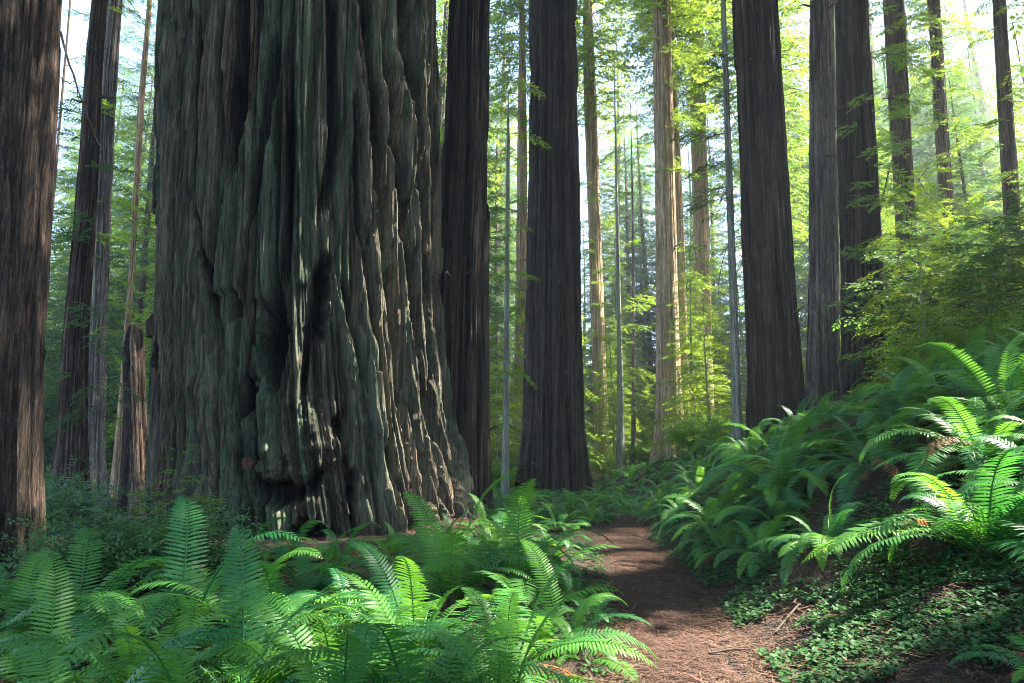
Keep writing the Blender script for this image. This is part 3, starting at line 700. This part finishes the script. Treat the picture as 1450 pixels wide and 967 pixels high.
for px in range(-60, 1540, 30):                                 # the last row, closing the view
    D = rf.uniform(84, 135); i = (1, 3)[rf.randint(2)]; s = rf.uniform(1.35, 2.0); p, _ = pos(px+rf.uniform(-12, 12), 600, D); x, y = p[0], D; cm, ch = CROWN_B[i]
    e = empty('conifer_tree', (x, y, th(x, y)), 'tall hazy conifer closing the view at the back of the forest', 'tree', 'hazy conifers of the last row', rf.uniform(0, 6.28)); e.scale = (s*1.15, s*1.15, s)
    obj('trunk', UT[i], e); obj('crown', cm, e)
n_a = 0
for k in range(4000):
    if n_a >= 9: break
    y = 85+80*rf.uniform(); x = rf.uniform(-.95, .95)*y
    if not spot_ok(x, y, 5.5): continue
    if abs(x/y-.15) < .035 and y < 70: continue
    i = rf.randint(3); j = rf.randint(4); cm, ch = CROWN_A[i]; s = rf.uniform(.8, 1.15)
    e = empty('redwood_tree', (x, y, th(x, y)), ['tall tan redwood trunk deep in the far forest', 'tall grey redwood trunk deep in the far forest', 'tall reddish redwood trunk deep in the far forest', 'tall tan redwood trunk deep in the far forest'][j], 'tree', ['tan far redwoods', 'grey far redwoods', 'reddish far redwoods', 'tan far redwoods'][j], rf.uniform(0, 6.28)); e.scale = (s, s, s)
    obj('trunk', FT[j], e); obj('crown', cm, e); n_a += 1
for px, D, i, s in ((1121, 58, 1, 1.15), (619, 62, 1, 1.15), (1124, 102, 0, 1.45), (622, 90, 1, 1.4), (1236, 112, 2, 1.45), (886, 118, 1, 1.4), (1140, 124, 1, 1.5), (1290, 104, 0, 1.4), (1350, 112, 1, 1.45), (1395, 120, 2, 1.5), (1448, 104, 3, 1.4), (205, 90, 0, 1.3), (710, 105, 3, 1.35)):
    p, _ = pos(px, 600, D); x, y = p[0], D
    e = empty('redwood_tree', (x, y, th(x, y)), 'far redwood whose low crown fills a gap between the great trunks', 'tree', 'redwoods in the gaps', rf.uniform(0, 6.28)); e.scale = (s, s, s)
    obj('trunk', FT[i], e); obj('crown', CROWN_A[1][0], e, (0, 0, -7), (0, 0, i))
# unseen redwoods behind the walker, added to keep the ambient sky light low
for k in range(400):
    if k > 16: break
    a = rf.uniform(math.radians(100), math.radians(330)); d = rf.uniform(9, 45)
    x, y = d*math.sin(a), d*math.cos(a)
    if y > .8*abs(x)-3 or not spot_ok(x, y, 6): continue
    i = rf.randint(3); j = rf.randint(4); s = rf.uniform(.8, 1.1)
    e = empty('redwood_tree', (x, y, th(x, y)), 'unseen tall redwood added behind the walker to dim the sky light', 'tree', 'redwoods behind the walker', rf.uniform(0, 6.28)); e.scale = (s, s, s)
    obj('trunk', FT[j], e); obj('crown', CROWN_A[i][0], e)
# unseen redwoods added beside the view to shade the trail, crowns cut open along sun rays
GAPS = []
def gap(px, py, D, r): GAPS.append((pos(px, py, D)[0], r))
for q in ((580, 200, 14.6, .25), (592, 350, 14.6, .3), (600, 500, 14.6, .5), (612, 690, 14.6, .5)): gap(*q)
for q in ((560, 915, 5.3, .6), (650, 880, 5.8, .55), (750, 910, 5.4, .5), (690, 950, 5.0, .6), (470, 940, 5.2, .25), (300, 900, 6, .1)): gap(*q)
for q in ((960, 945, 5.0, .15), (830, 795, 10.7, .05)): gap(*q)
for q in ((1310, 640, 6.4, .2), (1420, 460, 8.5, .15), (1290, 400, 16, .05), (1400, 350, 16, .1)): gap(*q)
def in_gap(p, half):
    for g_, r in GAPS:
        d = p-g_; t = d @ S
        if t > 0 and np.linalg.norm(d-t*S) < r+half: return True
    return False
def clear_of_gaps(x, y):
    """move a trunk aside so that it stands clear of the canopy gaps"""
    hd = np.array([math.sin(SUN_AZ), math.cos(SUN_AZ)]); pv = np.array([-hd[1], hd[0]])
    offs = sorted(np.concatenate([np.arange(0, 4, .25), -np.arange(0, 4, .25)]), key=abs)
    def score(o): return min([abs((np.array([x, y])+o*pv-g_[:2]) @ pv)-r for g_, r in GAPS if (np.array([x, y])-g_[:2]) @ hd*math.tan(SUN_EL) < 60])
    for o in offs:
        if score(o) > .75: return x+o*pv[0], y+o*pv[1]
    o = max(offs, key=score); return x+o*pv[0], y+o*pv[1]
BESIDE = [(17, 12), (20, 20), (24, 8), (27, 26), (29, 16), (33, 34), (34, 5), (37, 22), (42, 13), (44, 30), (47, 2), (51, 22), (24, -4), (38, 36), (16, 2), (20, 7), (27, 12), (33, 13), (23, 14), (15, 7.5)]
for k, (x, y) in enumerate(BESIDE):
    x, y = clear_of_gaps(x, y); z0 = th(x, y)
    items = []
    for it in crown_items(12 if x > 1.45*y else 23, 54, 6.2, 95, rf, egg, 4.5, (-.1, .3), .4):
        m, p, az, pt, rl, sc = it
        mid = p+np.array([math.cos(az), math.sin(az), 0])*4.5*sc*.55+np.array([x, y, z0])
        if in_gap(mid, 1.55*sc): continue
        items.append(it)
    e = empty('redwood_tree', (x, y, z0), 'unseen redwood added beside the view, its crown cut to shade the trail', 'tree', 'added shade redwoods beside the view')
    obj('trunk', FT[k % 4], e); obj('crown', crown_mesh('crown', BR_S, items), e)

# ------------------------------------------------------------------ ferns
def frond_mesh(name, mat, e0, e1, seed, pairs=44, dry=False, curl=1.2):
    """sword fern frond, 1 m long, along +X rising at e0 and bending to e1 (degrees)"""
    rg = np.random.RandomState(seed)
    n = 60; s = np.linspace(0, 1, n)
    el = np.radians(e0+(e1-e0)*s**curl); bend = rg.uniform(-.35, .35)*s**1.5
    d = np.stack([np.cos(el)*np.cos(bend), np.cos(el)*np.sin(bend), np.sin(el)], -1)
    P = np.concatenate([[np.zeros(3)], np.cumsum(d[:-1]/(n-1), axis=0)])
    V, F = [], []
    ti = np.linspace(0, n-1, 12).astype(int)
    tv, tf = tube(P[ti], .0065*(1-.85*s[ti])+.0012, 4)
    tf = np.concatenate([tf[:, [0, 1, 2]], tf[:, [0, 2, 3]]])
    V.append(tv); F.append(tf); o = len(tv)
    twist = rg.uniform(-.35, .35)
    for k in range(pairs):
        t = .13+.865*(k/(pairs-1))**.93
        p = np.array([np.interp(t, s, P[:, i]) for i in range(3)]); T_ = np.array([np.interp(t, s, d[:, i]) for i in range(3)])
        T_ /= np.linalg.norm(T_)
        side = np.cross(np.array([0, 0, 1.0]), T_); side /= np.linalg.norm(side)+1e-9
        up = np.cross(T_, side)
        tw = twist*t; side, up = side*math.cos(tw)+up*math.sin(tw), up*math.cos(tw)-side*math.sin(tw)
        ln = .12*min(1, .55+(t-.13)/.25)*(1-max(0, (t-.5)/.505)**2.1)**.85*rg.uniform(.9, 1.08)+.004
        wd = (.0072 if pairs > 30 else .015)*min(1, ln/.05)+.0012
        for sg in (-1, 1):
            if rg.uniform() < (.25 if dry else .015): continue
            a = side*sg*.95+T_*(.16+.45*t*t)+up*rg.uniform(.02, .18); a /= np.linalg.norm(a)
            w = np.cross(up, a); w /= np.linalg.norm(w)
            dr = (.22 if not dry else .7)*rg.uniform(.6, 1.4)
            pts = []
            for q, hw in ((.02, .55), (.3, 1.0), (.72, .72)):
                c = p+a*ln*q-up*dr*ln*q*q
                tl = up*wd*.25
                pts += [c-w*wd*hw+tl*hw, c+w*wd*hw-tl*hw*0]
            pts.append(p+a*ln-up*dr*ln)
            V.append(np.array(pts)); F.append(np.array([[0, 1, 3], [0, 3, 2], [2, 3, 5], [2, 5, 4], [4, 5, 6]])+o); o += 7
    return mesh(name, np.concatenate(V), np.concatenate(F), mat)
FR_UP = [frond_mesh('frond', M['fern'], 80-3*i, 5-22*i, 100+i, 38, curl=2.6) for i in range(4)]               # upright inner fronds
FR_ARC = [frond_mesh('frond', M['fern'], 68-4*i, -40-14*(i % 4), 200+i, 38, curl=1.2+.25*(i % 3)) for i in range(7)]    # arching
FR_LOW = [frond_mesh('frond', M['fern'], 42-5*i, -28-6*i, 300+i, 38) for i in range(4)]         # spreading outer fronds
FR_DRY = [frond_mesh('dry_frond', M['fern_dry'], 10-8*i, -50, 400+i, 40, True) for i in range(3)]
FR_DRYARC = [frond_mesh('dry_frond', M['fern_dry'], 52-10*i, -70, 450+i, 38, True) for i in range(3)]
FR_FAR = [frond_mesh('frond', M['fern'], 70-6*i, -10-12*i, 500+i, 20) for i in range(4)]
ff = np.random.RandomState(5)
def fern(x, y, size, n, label, group, far=False, up=.12, dry=4, faz=None):
    z = th(x, y)+.0
    e = empty('sword_fern', (x, y, z), label, 'fern', group)
    if not far: n = int(n*1.3)
    for i in range(n):
        u_ = i/max(1, n-1)
        az = i*2.39996+ff.uniform(-.4, .4) if faz is None else faz+ff.normal(0, .8)
        if far: m = FR_FAR[ff.randint(4)]
        elif u_ < up: m = FR_UP[ff.randint(4)]
        elif u_ < .78: m = FR_ARC[ff.randint(7)]
        else: m = FR_LOW[ff.randint(4)]
        s = size*ff.uniform(.62, 1.18)
        # on a slope the outer fronds follow the ground
        slope = (th(x+.4*math.cos(az), y+.4*math.sin(az))-z)/.4
        o = obj('frond', m, e, (.05*math.cos(az), .05*math.sin(az), -.02), (ff.uniform(-.2, .2), -max(-.5, min(.6, slope*.5))+ff.uniform(-.12, .12), az), s)
    for i in range(dry):
        az = ff.uniform(0, 6.28); s = size*ff.uniform(.6, .9)
        slope = (th(x+.4*math.cos(az), y+.4*math.sin(az))-z)/.4
        obj('dry_frond', FR_DRY[i % 3], e, (.04*math.cos(az), .04*math.sin(az), .06), (ff.uniform(-.3, .3), -math.atan(slope), az), s)
    if not far and ff.uniform() < .5:
        for i in range(ff.randint(1, 3)): obj('dry_frond', FR_DRYARC[ff.randint(3)], e, (0, 0, .03), (ff.uniform(-.3, .3), ff.uniform(-.2, .3), ff.uniform(0, 6.28)), size*ff.uniform(.6, .95))
    if not far:
        V, F = tube([(0, 0, -.12), (0, 0, .02), (.01, 0, .10)], [.11, .09, .03], 8)
        obj('root_crown', mesh('root_crown', V, F, M['burl']), e)
    return e
def gp(px, py):
    """ground point under a photo pixel"""
    for D in np.linspace(2.2, 60, 1200):
        p, _ = pos(px, py, D)
        if p[2] <= th(p[0], D): return p[0], D
    return pos(px, py, 30)[0][0], 30
PATCH = [  # px,py of the root, frond length, fronds
    (105, 905, 1.28, 13, 'sword fern with stiff upright fronds below the leafy sapling'),
    (15, 935, 1.14, 12, 'sword fern at the foot of the dark flaky trunk'),
    (250, 925, 1.48, 13, 'sword fern with long arching fronds over a brown needle bed'),
    (345, 900, 1.28, 12, 'sword fern arching before the hollow of the giant redwood'),
    (440, 858, 1.28, 13, 'sword fern with one tall upright frond against the giant trunk'),
    (545, 845, 1.14, 10, 'sword fern close to the sunlit buttress of the giant redwood'),
    (640, 855, 1.48, 16, 'full sword fern spilling outward below the sunlit buttress'),
    (735, 845, 1.41, 15, 'blue-green sword fern reaching a frond over the trail edge'),
    (590, 945, 1.14, 15, 'sunlit yellow-green sword fern in the middle of the patch'),
    (715, 960, 1.14, 15, 'sunlit sword fern beside the trail at the patch corner'),
    (800, 905, 0.94, 10, 'small sword fern drooping on the trail verge'),
]
for px, py, s, n, lb in PATCH:
    x, y = gp(px, py); fern(x, y, s, n, lb, 'ferns in the patch before the giant')
for px, py, s, n in ((60, 1000, 1.05, 15), (200, 1010, 1.1, 15), (345, 1000, 1.15, 16), (470, 1000, 1.15, 16), (590, 1040, 1.05, 16), (700, 1060, 1.0, 15), (400, 930, 1.0, 14), (500, 900, 1.0, 13), (285, 1090, 1.0, 14), (90, 1110, 1.0, 14), (480, 1110, .9, 14), (10, 870, 1.0, 13), (620, 800, .9, 13), (700, 790, .95, 14), (770, 800, .8, 13), (335, 800, .95, 13), (400, 795, .9, 12), (480, 800, .95, 13), (560, 792, .9, 13), (290, 845, 1.0, 13), (640, 775, .9, 12), (690, 770, .9, 12), (740, 775, .9, 12), (785, 780, .7, 10), (600, 785, .9, 12), (720, 815, .9, 12), (660, 815, .9, 12), (826, 935, .6, 10), (838, 885, .5, 9), (815, 850, .6, 10)):
    x, y = gp(px, py); lb, gr_ = (("sword fern at the needle-strewn edge by the giant redwood's foot", "ferns by the giant's foot") if py <= 800 else ('sword fern drooping onto the trail verge below the fern patch', 'ferns on the trail verge') if px > 805
                                   else ('low spreading sword fern at the open side of the patch facing away from the giant', 'ferns at the open side of the patch') if py >= 985 else ('sword fern in the thick of the low patch before the giant redwood', 'ferns in the thick of the patch'))
    fern(x, y, s, n, lb, gr_)
MID = [(712, 762, 1.0, 16), (745, 752, .9, 16), (790, 752, .85, 14), (800, 738, .9, 14), (765, 730, .9, 12), (840, 742, .8, 14), (735, 735, .9, 12), (700, 745, .8, 12)]
for px, py, s, n in MID:
    x, y = gp(px, py); fern(x, y, s, n, 'mid-sized sword fern by the trail bend behind the giant redwood', 'ferns at the trail bend', dry=1)
for i in range(175):
    x, y = (ff.uniform(-2.5, 4.6), ff.uniform(17.5, 33)) if i < 70 else (ff.uniform(3.5, 9.5), ff.uniform(18, 34)) if i < 120 else (ff.uniform(0, 8.5), ff.uniform(26, 46))
    if abs(x-np.interp(y, TY, TX)) < .5 and y < 20: continue
    fern(x, y, ff.uniform(.6, 1.0)*(1 if i < 120 else 1.25), 11, 'small fern in the green carpet round the trail bend' if x < 4.6 else 'small fern on the shady slope behind the bank ferns', 'carpet ferns at the bend' if x < 4.6 else 'carpet ferns on the slope', far=True, dry=0)
BANK = [  # px, py, depth, length, fronds, label
    (1092, 3.85, 10.0, 1.5, 30, 'great sword fern crowning the bank shoulder below the two dark trunks'),
    (1040, 3.3, 11.0, 1.15, 20, 'sword fern drooping over the bank edge above the green ground cover'),
    (1372, 4.15, 6.2, 1.45, 26, 'sunlit sword fern with long drooping fronds above bare roots on the bank'),
    (0, 5.2, 7.6, 1.35, 26, 'sword fern with tall fronds halfway up the bank'),
    (0, 6.2, 8.6, 1.45, 26, 'topmost sword fern on the bank with backlit fronds'),
    (0, 6.9, 8.0, 1.3, 22, 'sword fern at the upper bank edge with a bright green frond'),
    (0, 5.4, 9.6, 1.25, 22, 'sword fern on the bank in front of the shaded redwood'),
    (0, 4.6, 8.8, 1.15, 18, 'sword fern between the shoulder fern and the drooping sunlit one'),
]
for px, x, y, s, n, lb in BANK:
    fern(x, y, s, n, lb, 'big ferns on the bank', up=.15, dry=4)
for x, y, s in ((4.6, 11.8, 1.1), (5.6, 12.6, 1.1), (3.9, 13.0, 1.0), (6.6, 11.0, 1.2), (7.6, 10.0, 1.2), (3.6, 15.0, .9), (4.4, 16.5, .9), (5.2, 15, 1), (7.4, 13.2, 1.1), (8.8, 12.2, 1.1), (6.4, 14.6, 1), (4.0, 18.5, .9), (4.9, 20, .9), (5.2, 4.9, .9), (4.95, 6.2, 1.1), (3.3, 12.2, .8), (4.3, 10.7, 1.3), (5.0, 10.3, 1.2), (5.8, 10.4, 1.2), (6.2, 9.6, 1.2), (5.9, 13.6, 1.1), (6.7, 16.2, 1.1), (5.7, 16.8, 1.1), (7.6, 15.4, 1.1), (4.8, 13.4, 1.1), (6.2, 17.6, 1), (7.2, 17.2, 1.1), (8.2, 16.8, 1.1), (4.6, 22, 1.1), (5.6, 21.5, 1.1), (5.2, 24, 1.1), (4.2, 25.5, 1.0), (6.3, 23.5, 1.1), (7.0, 21, 1.1), (8.1, 18.6, 1.1), (9.0, 17.4, 1.1), (9.8, 16.2, 1.1), (9.0, 14.6, 1.1), (7.3, 8.9, 1.2), (7.9, 8.6, 1.2), (8.6, 9.6, 1.2), (8.2, 10.8, 1.2), (9.4, 10.8, 1.2), (9.8, 12.0, 1.2), (10.6, 12.6, 1.2), (7.0, 12.2, 1.2), (8.0, 11.9, 1.1), (9.2, 13.2, 1.2), (3.05, 8.6, .8), (3.4, 7.6, .8), (2.95, 9.7, .85), (3.5, 9.2, 1.0), (3.1, 10.9, .9), (6.0, 8.3, 1.2), (5.6, 7.0, 1.1), (8.4, 14.2, 1.1), (7.8, 13.0, 1.1)):
    if (x, y) in ((3.3, 12.2), (3.9, 13.0), (4.6, 11.8), (5.6, 12.6), (5.9, 13.6), (7.0, 12.2), (3.1, 10.9), (5.0, 10.3), (4.8, 13.4)): continue
    lb, gr_ = (('sword fern on the shaded slope below the bank redwoods', 'ferns below the bank redwoods') if y > 14.4 else ('sword fern overhanging the foot of the bank beside the trail', 'ferns at the foot of the bank') if x < 4.4
               else ('sword fern high on the bank under the leafy thicket', 'ferns under the thicket') if x > 7.5 else ('dark green sword fern halfway up the bank among larger ferns', 'ferns halfway up the bank'))
    fern(x, y, s, 18, lb, gr_, dry=2)
for x, y in ((3.55, 4.35), (2.9, 3.9)):
    fern(x, y, .45, 7, 'small young fern among ground cover on the lower bank', 'young ferns low on the bank', dry=0)

# ------------------------------------------------------------------ saplings and bushes
def sapling(x, y, h, label, mat='shrub', R=.55, n=40, name='redwood_sapling', tp=None, L=1.4, group=None, z0=.15):
    e = empty(name, (x, y, th(x, y)), label, 'sapling', group)
    V, F = tube([(0, 0, -.1), (.02, 0, h*.3), (-.01, .02, h*.7), (0, 0, h)], [.018*h, .013*h, .008*h, .002], 6)
    obj('trunk', mesh('trunk', V, F, M['twig'], {'ridge': np.full(len(V), .5), 'lich': np.full(len(V), .4)}, True), e)
    obj('crown', crown_mesh('crown', tp or BR_F, crown_items(z0*h, h, R, n, ff, cone, L, (.1, .5), .01), mat), e)
    return e
x, y = gp(238, 835); sapling(x, y, 1.75, 'young redwood sapling with flat green sprays before the giant trunk', 'leaf_broad', .8, 30)
def bush(x, y, r, h, n, label, mat, leaf, group=None, name='huckleberry_bush', stems=16, cat='bush'):
    e = empty(name, (x, y, th(x, y)), label, cat, group)
    parts, q = [], []
    for i in range(stems):
        az = ff.uniform(0, 6.28); rr = r*math.sqrt(ff.uniform(0, 1)); hh = h*ff.uniform(.55, 1)*(1-.35*(rr/r)**2)
        tip = np.array([rr*math.cos(az), rr*math.sin(az), hh])
        P = np.array([tip*[.15, .15, 0]-[0, 0, .05], tip*[.55, .55, .55], tip])
        P[1] += ff.normal(0, .05, 3); parts.append(tube(P, [.010, .007, .002], 4))
        for k in range(n//stems):
            t = ff.uniform(.3, 1.05); c = P[0]*(1-t)**2+2*P[1]*t*(1-t)+P[2]*t*t
            c = c+ff.normal(0, 1, 3)*np.array([.20, .20, .07])*min(1.6, .5+r)
            d = ff.normal(0, 1, 3)*[1, 1, .35]; d /= np.linalg.norm(d)
            w = np.cross(d, [0, 0, 1]+ff.normal(0, .35, 3)); w /= np.linalg.norm(w)+1e-9
            l = leaf*ff.uniform(.7, 1.3)
            for m_ in range(3):
                cc = c+d*l*.75*m_+w*l*(.35 if m_ % 2 else -.35)
                q.append([cc, cc+d*l*.5+w*l*.28, cc+d*l, cc+d*l*.5-w*l*.28])
    V, F = merge(parts)
    obj('stems', mesh('stems', V, F, M['twig'], {'ridge': np.full(len(V), .5), 'lich': np.full(len(V), .3)}), e)
    Vl = np.array(q).reshape(-1, 3)
    obj('foliage', mesh('foliage', Vl, np.arange(len(Vl)).reshape(-1, 4), M[mat]), e)
    return e
for px, py, r, h, n, lb in ((190, 838, 1.0, 1.25, 2600, 'dark leafy bush round the foot of the young sapling'), (105, 832, .8, .9, 1700, 'low leafy bush beside the flared foot of the fluted trunk'), (285, 832, .6, .8, 1200, 'small-leaved bush against the lower giant trunk')):
    x, y = gp(px, py); bush(x, y, r, h, n, lb, 'shrub', .06, 'bushes left of the giant'.replace(' left of', ' beside'))
for x, y in ((-9.2, 14.2), (-11.0, 16.5), (-8.6, 18.5), (-12.5, 19.0), (-10.0, 21.5)):
    bush(x, y, 1.1, 1.3, 1100, 'leafy bush on the forest floor between the leaning trunk and the snag', 'shrub', .08, 'bushes round the leaning trunk')
# undergrowth on the upper bank
CROWN_T = [(crown_mesh('thicket_crown', BR_F, crown_items(.2, 4.5, 1.5, 85, ff, cone, 1.4), 'needle'), 4.5), (crown_mesh('thicket_crown', BR_F, crown_items(.1, 3.4, 1.6, 70, ff, egg, 1.4), 'needle_dark'), 3.4)]
ug = [(9.2, 15.0), (10.8, 16.5), (12.4, 17.8), (11.4, 14.2), (13.2, 15.6), (12.6, 19.5), (14.0, 21), (14.5, 20), (15.4, 23.5), (16.8, 25.5), (16.5, 22), (18.5, 27)]
for i, (x, y) in enumerate(ug):
    h = 2.6+1.5*ff.uniform()+.06*y
    e = empty('redwood_sapling', (x, y, th(x, y)), 'dense leafy young conifer in the thicket above the bank ferns', 'sapling', 'thicket above the bank')
    cm, ch = CROWN_T[i % 2]; s = h/ch*1.15
    o1 = obj('trunk', UT[2], e, sc=h/15); o2 = obj('crown', cm, e, rot=(0, 0, ff.uniform(0, 6)), sc=s)
for i, (x, y, r, h) in enumerate(((9.6, 12.6, 1.0, 1.3), (10.6, 13.4, 1.1, 1.5), (9.4, 14.6, 1.1, 1.6), (11.0, 12.2, 1.2, 1.6), (8.6, 13.6, 1.0, 1.3), (10.2, 14.0, 1.1, 1.5), (11.8, 15.2, 1.2, 1.7), (11.2, 17.5, 1.0, 1.4), (12.2, 18.2, 1.1, 1.6), (13.6, 17, 1.2, 1.8))):
    bush(x, y, r, h, 1500, 'broad-leaved bush in the thicket above the bank ferns', 'leaf_broad', .075, 'thicket bushes above the bank', stems=18)
for i, (px, py, D) in enumerate(((985, 600, 30), (1010, 590, 34), (705, 600, 40), (1160, 500, 40), (700, 690, 33), (860, 690, 52), (900, 690, 56), (915, 700, 48), (990, 640, 40))):
    p, _ = pos(px, py, D); x = p[0]
    bush(x, D, 1.4, 2.0, 1500, 'bright leafy bush between the trunks beyond the trail bend', 'leaf_broad', .13, 'bright bushes beyond the bend', stems=14)

# ------------------------------------------------------------------ ground cover and litter
def scatter_quads(P, leaf, rg, flat=.3, trio=True):
    n = len(P); out = []
    a0 = rg.uniform(0, 6.28, n)
    for k in range(3 if trio else 1):
        a = a0+k*2.094+rg.normal(0, .2, n)
        l = leaf*rg.uniform(.6, 1.3, n)
        d = np.stack([np.cos(a), np.sin(a), rg.normal(-.05, flat, n)], -1); w = np.stack([-np.sin(a), np.cos(a), rg.normal(0, flat, n)], -1)
        c = P
        out.append(np.stack([c, c+d*(l*.65)[:, None]+w*(l*.5)[:, None], c+d*(l*.9)[:, None], c+d*(l*.65)[:, None]-w*(l*.5)[:, None]], 1))
    return np.concatenate(out).reshape(-1, 3)
rg = np.random.RandomState(9)
def band(n, t0, t1, y0, y1, side=1, pw=1.0, dens=None, hz=(.02, .09)):
    y = y0+(y1-y0)*rg.uniform(0, 1, n)**pw; t = rg.uniform(t0, t1, n)
    x = np.interp(y, TY, TX)+side*t
    k = (fbm(x*.9, y*.9, 5.0, 3)+.12 > 0) if dens is None else (fbm(x*1.1, y*1.1, 5.0, 3) > dens)
    x, y = x[k], y[k]
    return np.stack([x, y, terrain(x, y)+rg.uniform(*hz, len(x))], -1)
gcP = np.concatenate([band(19000, .6, 4.5, 3.2, 9, dens=-.16), band(15000, .6, 3.6, 9, 19, dens=-.4), band(3500, .55, 1.6, 4, 14, -1, dens=.0), band(2500, .6, 5, 18, 40, -1, dens=-.1)])
Vg = scatter_quads(gcP, .038, rg)
tag(obj('ground_cover', mesh('ground_cover', Vg, np.arange(len(Vg)).reshape(-1, 4), M['clover'])), 'low three-leaved green ground cover over the bank and verge', 'ground cover', kind='stuff')
def slivers(P, ln, wd):
    n = len(P); a = rg.uniform(0, 6.28, n); l = ln*rg.uniform(.4, 1.6, n)
    d = np.stack([np.cos(a), np.sin(a), rg.normal(0, .12, n)], -1)*l[:, None]; w = np.stack([-np.sin(a), np.cos(a), np.zeros(n)], -1)*(wd*rg.uniform(.6, 1.4, n))[:, None]
    b = rg.normal(0, .25, n)[:, None]*np.stack([-np.sin(a), np.cos(a), np.zeros(n)], -1)*l[:, None]
    return np.stack([P-d/2, P+b+w/2, P+d/2, P+b-w/2], 1).reshape(-1, 3)
lp = np.concatenate([band(15000, -.75, .75, 2.6, 18, dens=-9, hz=(.028, .05), pw=1.6), band(24000, .4, 4.5, 2.8, 14, dens=-9, hz=(.02, .06), pw=1.4), band(9000, .45, 8, 3.4, 15, -1, dens=-9, hz=(.02, .06))])
Vl = slivers(lp, .10, .009)
tw_ = slivers(band(450, -.9, 2.2, 2.8, 14, dens=-9, hz=(.03, .06), pw=1.3), .26, .016)
Vl = np.concatenate([Vl, tw_])
ap = rg.normal(0, 1, (3500, 2))*[.9, .5]+np.array([-1.0, 14.6]); az_ = terrain(ap[:, 0], ap[:, 1])+rg.uniform(0, .22, len(ap))*np.exp(-((ap[:, 0]+1)**2+(ap[:, 1]-14.6)**2))
Vl = np.concatenate([Vl, slivers(np.column_stack([ap, az_]), .22, .012)])
tag(obj('needle_litter', mesh('needle_litter', Vl, np.arange(len(Vl)).reshape(-1, 4), M['litter'])), 'brown fallen redwood needles and twigs on trail and bank', 'litter', kind='stuff')
for i, (px, py, l, a) in enumerate(((1040, 932, .22, .2), (900, 868, .3, 1.2), (1010, 800, .35, .5), (930, 850, .2, 2.2), (840, 905, .3, .9), (1130, 870, .5, .8))):
    x, y = gp(px, py); dx, dy = l*math.cos(a), l*math.sin(a)
    zz = lambda a_, b_: th(a_, b_)+.04
    V, F = tube([(-dx, -dy, zz(x-dx, y-dy)-zz(x, y)), (0, .02, .015), (dx, dy, zz(x+dx, y+dy)-zz(x, y))], [.008, .011, .004], 6)
    tag(obj('fallen_twig', mesh('fallen_twig', V, F, M['twig'], {'ridge': np.full(len(V), .4), 'lich': np.full(len(V), .1)}, True), None, (x, y, zz(x, y))), 'dead brown twig lying by the trail', 'twig', 'fallen twigs along the trail')

# ------------------------------------------------------------------ haze
hx, hy0, hy1, hz0, hz1 = 236, -126, 336, float(GZ.min())-1.5, 125
hv = np.array([(sx*hx, yy, zz) for zz in (hz0, hz1) for sx, yy in ((-1, hy0), (1, hy0), (1, hy1), (-1, hy1))], float)
hf = np.array([(3, 2, 1, 0), (4, 5, 6, 7), (0, 1, 5, 4), (1, 2, 6, 5), (2, 3, 7, 6), (3, 0, 4, 7)])
hm = bpy.data.materials.new('haze'); hm.use_nodes = True
for n_ in list(hm.node_tree.nodes):
    if n_.type == 'BSDF_PRINCIPLED': hm.node_tree.nodes.remove(n_)
pv = hm.node_tree.nodes.new('ShaderNodeVolumePrincipled'); pv.inputs['Density'].default_value = HAZE_DENSITY
pv.inputs['Color'].default_value = (.86, .93, 1.0, 1); pv.inputs['Anisotropy'].default_value = .3
hm.node_tree.links.new(pv.outputs[0], [n_ for n_ in hm.node_tree.nodes if n_.type == 'OUTPUT_MATERIAL'][0].inputs['Volume'])
tag(obj('haze', mesh('haze', hv, hf, hm)), 'thin pale morning haze filling the forest', 'haze', kind='stuff')
